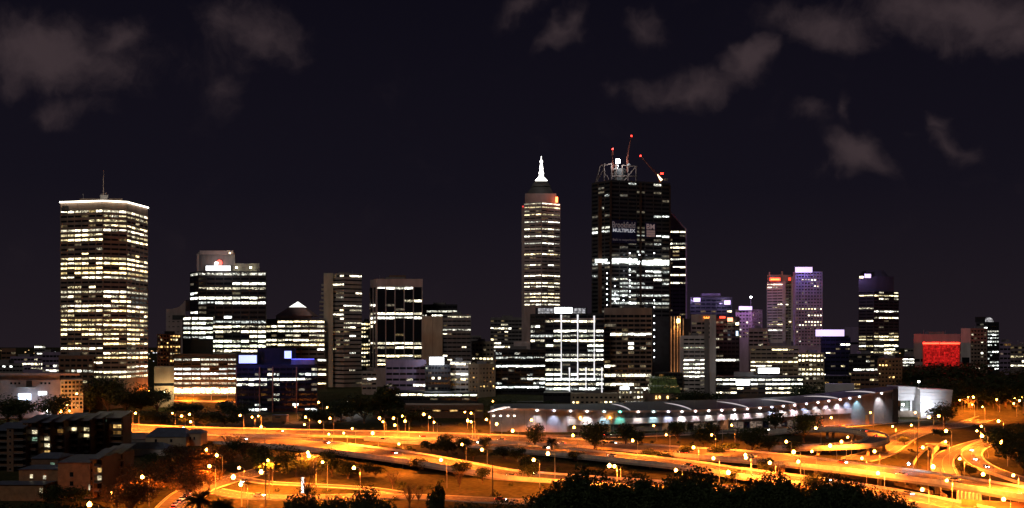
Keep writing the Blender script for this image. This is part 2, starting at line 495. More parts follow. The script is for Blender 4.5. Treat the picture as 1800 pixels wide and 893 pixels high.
road('loop_ramp', *offset_line(lp, 12), lanes=2, elevated=(24,), n=60)
r1 = px_line([(1760, 727, .25), (1700, 745, .3), (1640, 754, .3), (1596, 766, .3), (1570, 782, .3), (1545, 797, .3), (1505, 809, .3)])
road('curving_slip_road', *offset_line(r1, 16), lanes=3, parapet=(False, True))
r3 = px_line([(1800, 757, .35), (1748, 770, .35), (1695, 785, .35), (1664, 800, .35), (1656, 815, .35), (1662, 834, .35)])
road('inner_slip_road', *offset_line(r3, 11), lanes=2, parapet=(True, False))
r4 = px_line([(1775, 768, .45), (1735, 779, .45), (1712, 791, .45), (1709, 803, .45), (1726, 818, .45), (1760, 832, .45), (1800, 845, .45), (1850, 862, .45)])
road('outer_slip_road', *offset_line(r4, 11), lanes=2, parapet=(False, True))
r5 = px_line([(280, 935, .4), (318, 882, .3), (352, 858, .3), (420, 838, .3), (480, 822, .3), (540, 800, .3), (590, 793, .3)])
road('local_street', *offset_line(r5, 15), lanes=3, parapet=(False, False), dz=.0)
r6 = px_line([(372, 862, .3), (440, 872, .3), (540, 874, .3), (640, 872, .3), (760, 874, .3), (880, 880, .3), (1000, 884, .3), (1150, 884, .3)])
road('park_road', *offset_line(r6, 11), lanes=2, parapet=(False, False), dz=.02)
r7 = px_line([(410, 838, .3), (470, 848, .3), (540, 852, .3), (640, 858, .3), (700, 866, .3)])
road('park_path', *offset_line(r7, 6), lanes=1, parapet=(False, False), dz=.045)
r8 = px_line([(210, 716, 2.0), (270, 713, 3.5), (330, 711, 4.5), (400, 716, 3), (440, 722, 2)])

# ------------------------------------------------------------------ buildings
def inset(poly, d):
    n = len(poly); out = []
    for i in range(n):
        p0, p1, p2 = poly[i - 1], poly[i], poly[(i + 1) % n]
        a = (Vector(p1) - Vector(p0)).normalized(); b = (Vector(p2) - Vector(p1)).normalized()
        na, nb = Vector((-a.y, a.x)), Vector((-b.y, b.x))
        m = na + nb
        k = d / max(.35, (1 + na.dot(nb)) / 1) if m.length > 1e-6 else 0
        out.append((p1[0] + m.x * k, p1[1] + m.y * k))
    return out
_cache = {}
def boxmesh(key, d, mat):
    k = (key, round(d[0], 3), round(d[1], 3), round(d[2], 3), mat.name)
    if k not in _cache:
        _cache[k] = MB().box((0, 0, 0), d).mesh(key, mat)
    return _cache[k]
def row_states(n, p, rnd):
    out = []; s = rnd.random() < p
    for _ in range(n):
        if rnd.random() < .30 or p > .85 or p < .12: s = rnd.random() < p
        out.append(s)
    return out
def tower(name, label, front, top, fl, bay, wall, pat, tint='white', D=32, winf=.55, pierw=.10, cap=1.2, bot=690, glass=None, seed=None,
          first=0.0, pier_out=.12, group=None, capmat=None, slab=True, piers=True, shrink=2, cat='building', single=None, rooftop=True, dimprob=.3, rootonly=False):
    """front: [(px, distance)] left to right; top: pixel row of the roof at the first front point; fl, bay: storey and bay in pixels"""
    rnd = random.Random(seed if seed is not None else sum(map(ord, label)))
    glass = glass or GLASS
    Y0 = front[0][1]
    pts = [((px - CX) / F * Y, Y) for px, Y in front]
    ztop = CZ - (top - HY) / F * Y0
    pl, pr = front[0], front[-1]
    bl = ((pl[0] + shrink - CX) / F * (pl[1] + D), pl[1] + D); br = ((pr[0] - shrink - CX) / F * (pr[1] + D), pr[1] + D)
    if pl[1] + D < max(p[1] for p in front) + 5 or pr[1] + D < max(p[1] for p in front) + 5:
        yb = max(p[1] for p in front) + D
        bl = ((pl[0] + shrink - CX) / F * yb, yb); br = ((pr[0] - shrink - CX) / F * yb, yb)
    poly = pts + [br, bl]
    cxm = sum(p[0] for p in poly) / len(poly); cym = sum(p[1] for p in poly) / len(poly)
    zb = min(terrain(*p) for p in poly) - .5
    base = Vector((cxm, cym, zb))
    root = thing(name, label, cat, base, group)
    lp = [(p[0] - cxm, p[1] - cym) for p in poly]
    H = ztop - zb
    fh = fl * Y0 / F
    zbot = max(zb + .5, CZ - (bot - HY) / F * Y0)
    nfl = max(1, int((ztop - cap - first - zbot) / fh + .3))
    mb = MB().prism(inset(lp, .45), 0, H - .3)
    obj('glazed_body', mb.mesh('glazed_body', glass), root, base)
    # crown
    mb = MB().prism(lp, H - cap - first, H)
    obj('parapet', mb.mesh('parapet', capmat or wall), root, base)
    ztf = ztop - cap - first
    zlow = ztf - nfl * fh
    if zlow - zb > 1:
        obj('podium_wall', MB().prism(lp, 0, zlow - zb).mesh('podium_wall', wall), root, base)
    winf = winf * .78 if winf < .8 else winf * .6
    wh = fh * winf
    if slab:
        sm = MB().prism(lp, 0, fh - wh).mesh('spandrel', wall)
        for k in range(nfl):
            obj('spandrel', sm, root, (base.x, base.y, ztf - (k + 1) * fh))
    tl = ROWT[tint]
    sets = {t_: lits(t_) for t_ in tl}
    jm = []
    for t_ in dict.fromkeys(tl): jm += sets[t_]
    off = {t_: 5 * i for i, t_ in enumerate(dict.fromkeys(tl))}
    joined = MB(); count = 0
    pats = pat if isinstance(pat, (list, tuple)) else [pat]
    if pierw and piers: pierw = max(pierw, .085)
    rowtint = [rnd.choice(tl) for _ in range(nfl)]
    for ei in range(len(pts) - 1):
        a, b = Vector(pts[ei]), Vector(pts[ei + 1])
        Ed = b - a; Ln = Ed.length; d = Ed.normalized(); nrm = Vector((d.y, -d.x)); ang = math.atan2(d.y, d.x)
        nb = max(1, round(Ln / (bay * Y0 / F)))
        bw = Ln / nb; pw = max(.12, bw * pierw)
        if piers and pierw > 0:
            pm = boxmesh('pier', (pw, .5 + pier_out, ztf - zlow), wall)
            for k in range(nb + 1):
                p = a + d * (bw * k) - nrm * ((.5 + pier_out) / 2 - pier_out)
                p = p + d * (pw / 2 if k == 0 else -pw / 2 if k == nb else 0)
                obj('pier', pm, root, (p.x, p.y, (ztf + zlow) / 2), ang)
        ww = bw - pw - .08
        is_single = (bay * .92 >= 8.5) if single is None else single
        ps = pats[min(ei, len(pats) - 1)]
        for k in range(nfl):
            pr_ = (int(ps[k]) / 9 if k < len(ps) else int(ps[-1]) / 9) if isinstance(ps, str) else ps
            st = row_states(nb, pr_, rnd)
            rowdim = rnd.random()
            zc = ztf - k * fh - wh / 2
            for j in range(nb):
                p = a + d * (bw * (j + .5)) - nrm * .30
                hfrac = 1.0
                if st[j]:
                    r_ = rnd.random()
                    mi = 0 if r_ > dimprob else (1 if r_ > dimprob * .55 else 4)
                    if rowdim < .14: mi = 1 if rnd.random() < .5 else 4
                    if rnd.random() < .22: hfrac = rnd.choice((.6, .75))
                else:
                    q_ = rnd.random(); mi = 2 if q_ < .10 else 4 if q_ < .14 else 3
                tt = rowtint[k] if rnd.random() > .15 else rnd.choice(tl)
                ph = (wh - .1) * hfrac; pz = zc + (wh - .1) * (1 - hfrac) / 2
                if is_single and count < 300:
                    obj('window_pane', boxmesh('window_pane', (ww, .12, ph), sets[tt][mi]), root, (p.x, p.y, pz), ang); count += 1
                elif mi != 3:
                    joined.box((p.x - base.x, p.y - base.y, pz - base.z), (ww, .12, ph), ang, off[tt] + mi)
    if joined.v:
        obj('window_panes', joined.mesh('window_panes', jm), root, base, kind='stuff')
    root['_zt'] = ztop
    if rooftop:
        # plant room and small rooftop gear
        A, B_ = Vector(pts[0]), Vector(pts[-1]); w = (B_ - A).length
        c = Vector((cxm, cym)); hh = 2.2 + rnd.random() * 1.2
        obj('plant_room', MB().box((0, 0, hh / 2 - .1), (w * .34, D * .35, hh)).mesh('plant_room', CONC_GRY), root, (c.x + w * .08 * rnd.uniform(-1, 1), c.y, ztop))
        for _ in range(2):
            obj('aerial', MB().tube([(0, 0, 0), (0, 0, rnd.uniform(3, 6))], .09, 5).mesh('aerial', METAL), root, (c.x + w * .3 * rnd.uniform(-1, 1), c.y, ztop - .1))
    del root['_zt']
    return root
def wbox(name, root, x0, x1, y0, y1, Y, D, mat, fwd=0.0):
    """a box part whose front face covers these pixels at distance Y"""
    a = W(x0, y0, Y - fwd); b = W(x1, y1, Y - fwd)
    c = Vector(((a.x + b.x) / 2, Y - fwd + D / 2, b.z))
    w, h = b.x - a.x, a.z - b.z
    if D > 2.5:      # plan narrows and skews a little to the back, like the tower below it
        yb = Y - fwd + D; s = min(.6, (x1 - x0) * .05)
        xl = (x0 + s - CX) / F * yb - c.x; xr = (x1 - s - CX) / F * yb - c.x
        mb = MB().prism([(-w / 2, -D / 2), (w / 2, -D / 2), (xr, D / 2), (xl, D / 2)], 0, h)
    else:
        mb = MB().box((0, 0, h / 2), (w, D, h))
    return obj(name, mb.mesh(name, mat), root, c)
def sign(root, x0, x1, y0, y1, Y, mat, name='lit_sign', D=.8):
    o = wbox(name, root, x0, x1, y0, y1, Y, D, mat)
    wbox('sign_frame', o, x0 - .6, x1 + .6, y0 - .6, y1 + .6, Y + D * .6 , .5, METAL_DK)
    return o
S_WHITE = glow('white_sign_light', (.95, .98, 1.0), 5.0, True)
S_BLUE = glow('blue_white_sign_light', (.34, .40, 1.0), 2.1, True)
S_VIOLET = glow('violet_white_sign_light', (.74, .55, 1.0), 1.4, True)
S_RED = glow('red_sign_light', (1.0, .05, .02), 2.6, True)
S_ORANGE = glow('orange_sign_light', (1.0, .30, .04), 3.0, True)
S_DEEPBLUE = glow('deep_blue_light', (.10, .12, 1.0), 1.6, True)
LED_WARM = glow('warm_white_strip_light', (1.0, .90, .72), 7.0, True)
LED_WHITE = glow('white_strip_light', (.95, .93, 1.0), 2.2, True)
RED_LAMP = glow('red_aviation_light', (1.0, .02, .01), 9.0)

# ---- far left: low buildings behind the white block
tower('office_block', 'low mauve block with a few small lit windows left of the tall cream-lit tower', [(74, 900), (106, 900)], 619, 8.5, 6, CONC_PUR, '00350', 'cream', 25, bot=665, cap=3)
tower('office_block', 'brown block with pairs of large lit windows at the foot of the cream-lit tower', [(103, 790), (165, 790)], 625, 9.5, 10.5, BRICK, '036200', 'cream', 12, bot=680, cap=3, pierw=.25)
tower('office_block', 'dim low building with bright upper window row at far left skyline', [(18, 950), (78, 950)], 627, 8, 6, CONC_PUR, '0762', 'cream', 25, bot=660, cap=2)
tower('office_block', 'dim grey low block at the left edge above the white building', [(-20, 860), (40, 860)], 639, 7, 6, CONC_GRY, '1241', 'cool', 25, bot=665, cap=2)
tower('office_block', 'reddish block on the skyline at the left edge', [(2, 1150), (28, 1150)], 612, 8, 8, BRICK, '00', 'cream', 25, bot=640, cap=5, rooftop=False)

# ---- tall tower with the lit roof edge
E1 = '73119991119498601941991995541901919'
E2 = '98499720009969600982992995549029029'
E3 = '97299590019999803973993996669059099'
qv = tower('office_tower', 'tall cream-lit office tower with bright roof edge line and mast', [(106, 802), (181, 792), (223, 800), (260, 838)], 357, 8.25, 14.5, CONC_BRN, [E1, E2, E3], 'warm', 34,
           winf=.56, pierw=.07, cap=6.2, bot=668, first=1.0, rooftop=False)
def edge_strip(root, pts, rows, mat, r=.45, name='roof_edge_light'):
    mb = MB(); line = [W(px, py, Y) for (px, Y), py in zip(pts, rows)]
    c = line[0]
    mb.tube([p - c for p in line], r, 6)
    return obj(name, mb.mesh(name, mat), root, c)
edge_strip(qv, [(105, 800.5), (181, 790.5), (223, 798.5), (260.6, 836.5)], [355.5, 353, 355, 365], LED_WARM, .62)
wbox('plant_room', qv, 140, 215, 349, 357, 812, 12, CONC_BRN)
wbox('aerial_base', qv, 176, 189, 343, 350, 810, 5, CONC_WHT)
wbox('louvre_panel', qv, 109, 135, 362, 372, 800, .5, METAL_DK, fwd=.0)
mp = W(182, 344, 812)
obj('mast', MB().tube([(0, 0, -3), (0, 0, 10), (0, 0, 22)], [.55, .4, .2], 6).mesh('mast', surf('mast_paint', (.6, .45, .38))), qv, mp)
for dx, hh in ((-2.2, 4), (2.0, 5), (4.0, 3), (-18, 4)):
    obj('aerial', MB().tube([(0, 0, -2), (0, 0, hh)], .14, 5).mesh('aerial', CONC_WHT), qv, (mp.x + dx, mp.y, mp.z - 2))

# ---- towers behind, between the first two large towers
t = tower('concrete_tower', 'tan concrete tower with curved swooping roof behind the red emblem tower', [(292, 1020), (326, 1020)], 543, 9, 9, CONC_PNK, '0000', 'cream', 28, bot=600, cap=8, pierw=.5, winf=.2, rooftop=False)
mb = MB(); prof = []
for k in range(9):
    s = k / 8; prof.append((304 + 22 * s, 542 - 15 * s ** 2.2))
base = W(304, 543, 1020); vs = []
for px, py in prof:
    p = W(px, py, 1020) - base
    vs += [(p.x, .2, -1.5), (p.x, .2, p.z), (p.x, 26, p.z), (p.x, 26, -1.5)]
fs = []
for k in range(8):
    a, b = 4 * k, 4 * k + 4
    fs += [(a, b, b + 1, a + 1), (a + 1, b + 1, b + 2, a + 2), (a + 2, b + 2, b + 3, a + 3)]
fs += [(0, 1, 2, 3), (35, 34, 33, 32)]
mb.add(vs, fs)
obj('curved_roof', mb.mesh('curved_roof', CONC_PNK), t, base)
wbox('window_band', t, 303, 325, 554, 562, 1020, .6, METAL_DK, fwd=.3)
tower('apartment_tower', 'pale slender apartment block with dark window columns left of the emblem tower', [(276, 960), (298, 960), (318, 968)], 587, 6.2, 5.5, CONC_PNK, ['1112010', '3625141'], 'amber', 24, bot=650, cap=1.5, pierw=.35, winf=.6)
wb = tower('warehouse_block', 'windowless cream block lit from below beside the bright plaza', [(271, 800), (306, 800)], 645, 12, 40, CONC_TAN, '0', 'cream', 22, bot=655, cap=14, rooftop=False, piers=False)

# ---- dark glass tower with the emblem sign
P2 = '915319900599959'
et = tower('office_tower', 'dark glass office tower with white lit rows, red emblem and white sign', [(334, 912), (348, 896), (468, 896)], 479, 8.3, 15.6, CONC_DRK, ['912199009895', P2], 'white', 40, winf=.62, pierw=.05, bot=625, cap=1.6, rooftop=False)
wbox('penthouse', et, 348, 413, 443, 479.5, 902, 26, CONC_GRY)
wbox('penthouse_roof', et, 351, 410, 440.5, 447, 900, 30, CONC_PNK)
wbox('stair_tower', et, 346, 350, 446, 480, 899, 6, CONC_PNK)
wbox('roof_terrace_wall', et, 412, 456, 463, 479.5, 903, 22, CONC_GRY)
sg = sign(et, 362, 405, 467.5, 475.5, 899, glow('white_sign_light_strong', (.95, .98, 1), 4.0, True))
eb = W(382, 466, 898.5)
mb = MB()
def disc(mb, c, r, sx=1, n=14, mi=0, th=.5):
    vs = [(c[0] + math.cos(2 * math.pi * k / n) * r * sx, c[1], c[2] + math.sin(2 * math.pi * k / n) * r) for k in range(n)]
    vs2 = [(x, y + th, z) for x, y, z in vs]
    mb.add(vs + vs2, [tuple(range(n)), tuple(range(2 * n - 1, n - 1, -1))] + [(k, n + k, n + (k + 1) % n, (k + 1) % n) for k in range(n)], mi)
disc(mb, (-.9, 0, 1.4), 2.1, 1.0, mi=0); disc(mb, (1.9, -.1, 2.3), 2.9, 1.0, mi=1); disc(mb, (.1, -.3, 1.9), 1.2, 1.0, mi=0)
obj('emblem', mb.mesh('emblem', [glow('white_pink_sign_light', (1, .75, .7), 4.0, True), S_RED]), et, eb)
for px in (415.5, 440.5):
    l = W(px, 470.5, 899)
    obj('flood_lamp', MB().box((0, 0, 0), (1.4, .8, 1.4)).mesh('flood_lamp', glow('yellow_flood_light', (1, .9, .5), 25)), et, l)
obj('flood_lamp', MB().box((0, 0, 0), (.9, .6, .7)).mesh('flood_lamp', glow('yellow_flood_light', (1, .9, .5), 25)), et, W(404, 445, 897))
tower('office_block', 'stepped glass wing with lit rows joined to the left of the emblem tower', [(321, 888), (336, 882), (375, 882)], 556, 8.3, 15, CONC_DRK, ['99989', '99999'], 'white', 10, winf=.62, pierw=.06, bot=600, cap=1.2, rooftop=False)
tower('office_block', 'glass podium block with lit rows above the bright orange plaza', [(305, 862), (416, 862)], 622, 8.3, 15.8, CONC_DRK, '878979698', 'white', 18, winf=.52, pierw=.06, bot=700, cap=4.5, rooftop=False, dimprob=.5)

shop = thing('shop_front', 'row of brilliant cream shop windows on the orange plaza below the glass podium', 'shop front', W(360, 704, 858))
for k in range(16):
    wbox('shop_window', shop, 304 + k * 7, 310 + k * 7, 682 + (k % 3), 692, 858, .5, litwin('shop_window_light', (1, .78, .42), 4.5, .8))
wbox('awning', shop, 302, 417, 680, 681.6, 854, 4, CONC_TAN)
pz = [GT(285, 706), GT(425, 708), GT(422, 693), GT(290, 693)]
o = obj('plaza', (lambda m: (m.add([p + Vector((0, 0, .12)) for p in pz] + [p - Vector((0, 0, 1)) for p in pz], [(0, 1, 2, 3), (0, 4, 5, 1), (1, 5, 6, 2), (3, 2, 6, 7), (0, 3, 7, 4)]), m)[1])(MB()).mesh('plaza', CONC_TAN)); o['kind'] = 'structure'
# ---- pyramid-roofed building
py = tower('office_block', 'lit office block crowned by a pyramid roof with glowing tip', [(466, 960), (487, 950), (571, 950)], 561, 8.0, 15, CONC_GRY, ['6986986', '98989950'], 'cream', 46, winf=.55, pierw=.05, bot=640, cap=2.0, rooftop=False)
def pyramid(root, x0, x1, yb, ya, Y, depth, mat, name, frac0=0.0, frac1=1.0):
    a = W(x0, yb, Y); b = W(x1, yb, Y); ap = W((x0 + x1) / 2, ya, Y + depth / 2)
    w = (b.x - a.x) / 2; c = Vector(((a.x + b.x) / 2, Y + depth / 2, a.z)); H = ap.z - a.z
    def ring(f): return [(-w * (1 - f), -depth / 2 * (1 - f), H * f), (w * (1 - f), -depth / 2 * (1 - f), H * f), (w * (1 - f), depth / 2 * (1 - f), H * f), (-w * (1 - f), depth / 2 * (1 - f), H * f)]
    vs = ring(frac0) + ring(frac1); mb = MB()
    mb.add(vs, [(0, 1, 5, 4), (1, 2, 6, 5), (2, 3, 7, 6), (3, 0, 4, 7), (3, 2, 1, 0), (4, 5, 6, 7)])
    return obj(name, mb.mesh(name, mat), root, c)
wbox('roof_plinth', py, 485, 548, 554, 562, 955, 30, CONC_PNK)
pyramid(py, 484, 549, 555, 530, 952, 36, surf('pink_roof_sheet', (.55, .38, .35)), 'pyramid_roof', 0, .6)
pyramid(py, 484, 549, 555, 530, 952, 36, glow('white_glowing_lantern', (1.0, .97, .9), 1.9, True), 'lantern', .601, .99)

# ---- dark blue building with two blue signs
db = tower('office_block', 'low dark blue office block with two glowing blue-white signs', [(414, 782), (558, 786)], 641, 8.9, 11, surf('navy_cladding', (.014, .014, .034)), '25531301331', 'white', 30, winf=.62, pierw=.07, bot=728, cap=3.0, glass=GLASSB, rooftop=False)
wbox('roof_structure', db, 452, 520, 612, 641.5, 792, 20, surf('navy_cladding', (.014, .014, .034)))
wbox('roof_structure', db, 418, 455, 622, 641.5, 790, 12, surf('navy_cladding', (.014, .014, .034)))
wbox('blue_lit_edge', db, 512, 552, 630.5, 632, 788, 1, S_DEEPBLUE)
wbox('roof_structure', db, 512, 553, 632, 641.5, 789, 16, CONC_PUR)
sign(db, 420, 451, 624.5, 638.5, 781, S_BLUE); sign(db, 500, 512, 617, 630, 783, S_BLUE)
rb = surf('rust_column', (.35, .16, .10))
for x in (415, 456, 479, 521):
    wbox('column', db, x - .8, x + .8, 645, 728, 781.5, 1, rb)

# ---- slim concrete tower with horizontal bands
sl = tower('office_tower', 'slim concrete tower with horizontal bands and few lights beside the pyramid roof', [(584, 960), (604, 952), (636, 962)], 481, 7.5, 10, CONC, ['2432023122111000000000', '4411101921192011000000'], 'cream', 34, winf=.45, pierw=.02, bot=700, cap=2.0, piers=False)
wbox('stair_core', sl, 569, 585.5, 480, 700, 955, 26, surf('pale_core_concrete', (.52, .47, .36), streak=True))
for k in range(16):
    wbox('balcony', sl, 561.5 if k > 3 else 564.5, 569.5, 499 + k * 7.5, 502 + k * 7.5, 962, 12, CONC)
tower('office_block', 'narrow dark building with a ladder of small yellow windows between two towers', [(634, 985), (652, 985)], 565, 7.2, 5, CONC_DRK, .75, 'warm', 24, bot=650, cap=2, pierw=.3)
tower('office_block', 'low pale block with lit corner rows right of the slim banded tower', [(636, 850), (662, 850)], 653, 8, 9, CONC, '19010', 'cream', 24, bot=700, cap=2)
tower('office_block', 'lit base floors below the slim banded tower', [(557, 905), (575, 905)], 628, 8.3, 15, CONC_DRK, '909909999', 'cream', 12, bot=712, cap=2, rooftop=False)

# ---- concrete-framed tower
cf = tower('office_tower', 'dark-windowed tower with pale vertical columns and flat tan crown', [(651, 985), (662, 970), (743, 970)], 492, 7.35, 15.6, CONC_PNK, ['000030997200090', '600300990200093099'], 'cream', 38, winf=.86, pierw=.10, bot=650, cap=8.6, pier_out=.9, slab=False)
wbox('plant_room', cf, 684, 713, 484, 493, 985, 14, BRICK)

# ---- middle group
tower('office_block', 'dark office block with lit top rows behind the blank tan wall', [(741, 1010), (804, 1010)], 535, 7.5, 9, CONC_DRK, '055000', 'white', 26, bot=570, cap=2)
bw_ = thing('blank_wall_building', 'plain tan windowless slab right of the columned tower', 'building', W(760, 640, 930))
wbox('wall_panel', bw_, 742, 760.3, 555.5, 690, 930, 24, CONC_TAN); wbox('wall_panel', bw_, 761, 778, 555.5, 690, 930, 24, CONC_TAN); wbox('wall_joint', bw_, 760.3, 761, 556.5, 690, 931, 20, CONC_BRN)
tower('office_block', 'grey-brown banded office block joined to the blank tan slab', [(778, 932), (828, 932)], 553, 7.6, 9, CONC_GRY, '320910210210400', 'cream', 26, winf=.45, bot=660, cap=1.5, pierw=.06)
tower('office_block', 'pale stair-topped block with one bright floor behind the amber apartments', [(829, 960), (868, 960)], 600, 8, 7, CONC_TAN, '000904', 'cream', 22, bot=660, cap=3, pierw=.3)
tower('office_block', 'faint distant block with a stack of small lights left of the spired tower', [(862, 1300), (918, 1300)], 558, 6.5, 6, CONC_GRY, '0351213220', 'cream', 34, bot=620, cap=4)
pb = tower('office_block', 'purple-tinted low office with one bright white ground floor row', [(678, 850), (750, 850)], 632, 10, 12, CONC_PUR, '000101', 'cream', 24, bot=700, cap=7, winf=.5)
tower('glass_block', 'dark ribbed block with bright white rooftop sign', [(747, 842), (792, 842)], 641, 9, 5.5, CONC_DRK, '0010001', 'white', 14, bot=700, cap=2, pierw=.2, rooftop=False)
ws = tower('office_block', 'lit office with white rows beside the bright rooftop sign', [(791, 846), (828, 846)], 635, 9.0, 9, CONC_WHT, '90991099', 'cream', 20, bot=706, cap=1.5, pierw=.04)
sgn = thing('rooftop_sign', 'bright white rooftop sign above the dark ribbed block', 'sign', W(767, 641, 844)); sign(sgn, 755, 780, 628, 641, 844, glow('white_sign_light_strong2', (.95, .98, 1), 9.0, True))
tower('apartment_block', 'amber-lit tan apartment block with small yellow windows and balconies', [(823, 836), (842, 836), (871, 842)], 640, 7.8, 6.2, CONC_TAN, .36, 'amber', 22, bot=702, cap=3.5, pierw=.5, winf=.45, shrink=3)
lw = tower('office_block', 'low office with one continuous bright ground floor strip behind the street lamps', [(690, 800), (746, 800)], 688, 8, 14, CONC_DRK, '90', 'cream', 18, bot=706, cap=2, rooftop=False)
tower('office_block', 'low wide pavilion with two bright strips left of the convention centre', [(742, 790), (840, 790)], 690, 7, 14, CONC_DRK, '80', 'white', 22, bot=706, cap=1.5, rooftop=False)
tower('dark_shed', 'low brown retail shed behind the lamps left of the convention centre', [(655, 760), (850, 760)], 712, 9, 15, BRICK, '1', 'amber', 24, bot=735, cap=4, winf=.4, rooftop=False)

# ---- dark glass building with white rows, and the mast-lit building
tower('office_block', 'dark glass office with scattered white rows left of the mast-lit building', [(871, 852), (959, 856)], 614, 7.45, 11, CONC_DRK, '090920469036098089', 'cool', 30, winf=.6, pierw=.04, bot=712, cap=3)
tower('drum_tank', 'pale rooftop drum block above the dark glass office', [(903, 900), (932, 900)], 600, 9, 29, CONC_PNK, '0', 'cool', 14, bot=612, cap=9, rooftop=False)
ml = tower('office_block', 'white-lit office block with six slender glowing masts on its front', [(932, 902), (958, 884), (1062, 884)], 552, 8.3, 14.6, CONC_DRK, ['0040990979', '0807955399088599'], 'white', 36, winf=.6, pierw=.04, bot=695, cap=2, rooftop=False, dimprob=.2)
wbox('upper_storey', ml, 941, 1032, 541, 556, 905, 24, CONC_DRK)
wbox('roof_canopy', ml, 966, 1063, 559.5, 561.5, 881, 8, CONC_PNK)
gm = litwin('lit_screen_grid', (.8, .82, .95), .42, .5, (.6, .6, .6))
for i in range(12):
    x = 946 + i * 7
    for r_ in range(2):
        wbox('screen_panel', ml, x, x + 6.2, 542 + r_ * 5.6, 546.8 + r_ * 5.6, 904, .4, gm)
sign(ml, 975, 1006, 540.5, 550.5, 902, glow('white_sign_light_strong', (.95, .98, 1), 4.0, True))
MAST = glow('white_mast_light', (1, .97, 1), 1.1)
for x, y0, y1 in ((986.5, 553, 667), (1015.5, 553, 667), (1044.5, 555, 667), (1001, 646, 691), (1030, 646, 691), (1058, 646, 691)):
    a = W(x, y1, 879); b = W(x, y0, 879); h = b.z - a.z
    m_ = obj('light_mast', MB().tube([(0, 0, 0), (0, 0, h * .08), (0, 0, h * .5), (0, 0, h * .92), (0, 0, h)], [.75, .62, .3, .62, .8], 6).mesh('light_mast', MAST), ml, a)
    obj('mast_bracket', MB().box((0, 1.6, h * .5), (.3, 3.4, .3)).mesh('mast_bracket', METAL), m_, a)

# ---- spired tower
sp = tower('office_tower', 'tall pale office tower with setback crown and brilliant white spire', [(921, 1062), (952, 1054), (985, 1066)], 357, 6.3, 11, CONC_PNK, ['99090909080900900600809909', '99090809080800900100809909'], 'cream', 42, winf=.42, pierw=.03, bot=545, cap=.8, first=0.0, rooftop=False)
wbox('side_wing', sp, 917, 922.5, 362, 600, 1068, 26, CONC_PNK)
wbox('crown_storey', sp, 923, 978, 340, 358, 1068, 34, CONC_PNK)
def frustum(root, x0, x1, xt0, xt1, yb, yt, Y, depth, mat, name):
    a = W(x0, yb, Y); b = W(x1, yb, Y); c0 = W(xt0, yt, Y); c1 = W(xt1, yt, Y)
    cx = (a.x + b.x) / 2; base = Vector((cx, Y + depth / 2, a.z)); h = c0.z - a.z
    k = (c1.x - c0.x) / (b.x - a.x)
    lo = [(a.x - cx, -depth / 2), (b.x - cx, -depth / 2), (b.x - cx, depth / 2), (a.x - cx, depth / 2)]
    hi = [(c0.x - cx, -depth / 2 * k), (c1.x - cx, -depth / 2 * k), (c1.x - cx, depth / 2 * k), (c0.x - cx, depth / 2 * k)]
    return obj(name, MB().prism(lo, 0, h, 0, hi).mesh(name, mat), root, base)
frustum(sp, 926, 974, 935, 967, 340.3, 327, 1070, 30, METAL_DK, 'stepped_roof'); frustum(sp, 934, 968, 940, 962, 327.3, 317, 1074, 20, METAL_DK, 'stepped_roof')
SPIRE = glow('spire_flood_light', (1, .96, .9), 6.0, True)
frustum(sp, 941, 962, 946, 957, 317, 311, 1080, 12, SPIRE, 'spire_base')
o = W(951.5, 312, 1086)
obj('spire', MB().tube([(0, 0, 0), (0, 0, 4), (0, 0, 5), (0, 0, 9), (0, 0, 10), (0, 0, 17), (0, 0, 18), (0, 0, 20), (0, 0, 20.5), (0, 0, 25)], [3.0, 2.4, 3.0, 1.7, 2.2, 1.0, 1.7, 1.6, .4, .25], 8).mesh('spire', SPIRE), sp, o)
obj('aviation_lamp', MB().box((0, 0, 0), (2.6, 2.6, 6)).mesh('aviation_lamp', glow('orange_red_beacon', (1, .16, .04), 9, True)), sp, W(978.5, 351, 1062))
obj('aviation_lamp', MB().box((0, 0, 0), (1.6, 1.6, 1.6)).mesh('aviation_lamp', glow('dull_red_beacon', (1, .04, .04), 1.2)), sp, W(919.5, 363, 1066))

# ---- tower under construction
PB = ['000000000880000000009000000000000000000000', '00000001010000000300091000000000000000000000']
cs = tower('construction_tower', 'tall black glass tower under construction with banner and roof cranes', [(1040, 1012), (1074, 992), (1178, 1010)], 322, 6.9, 17, METAL_DK, ['0000000000099000000090000000000', '0000020030000200001790555555555000'], 'cool', 46, winf=.66, pierw=.05, bot=560, cap=2, rooftop=False, dimprob=.72, seed=5)
wbox('corner_column', cs, 1071.5, 1075.5, 318, 690, 989, 3, surf('bronze_column', (.045, .026, .018)))
wbox('corner_column', cs, 1124, 1128, 321, 690, 996, 3, surf('bronze_column', (.045, .026, .018)))
wbox('corner_column', cs, 1176, 1179, 326, 690, 1006, 3, surf('bronze_column', (.045, .026, .018)))
wbox('hoist_shaft', cs, 1052, 1058, 345, 690, 1001, 2, surf('hoist_frame', (.09, .04, .022)))
SM = glow('site_lamp_light', (.9, .95, 1), 14)
for (x, y) in [(1067, 480 + 9.3 * k) for k in range(8)] + [(1081, 490 + 13 * k) for k in range(4)] + [(1107, 445 + 9.6 * k) for k in range(10)] + [(1096, 520), (1096, 528), (1150, 445), (1124, 448), (1124, 460), (1150, 528), (1150, 540), (1150, 555), (1150, 568), (1150, 580), (1150, 592), (1150, 604), (1150, 616), (1150, 628)]:
    obj('site_lamp', boxmesh('site_lamp', (.9, .5, .9), SM), cs, W(x, y, 984 + (x - 1067) * .12))
wbox('lit_refuge_floor', cs, 1046, 1073, 455.5, 461.5, 998, .6, litwin('window_light_cool_bright', TINTS['cool'], 1.45), fwd=2)
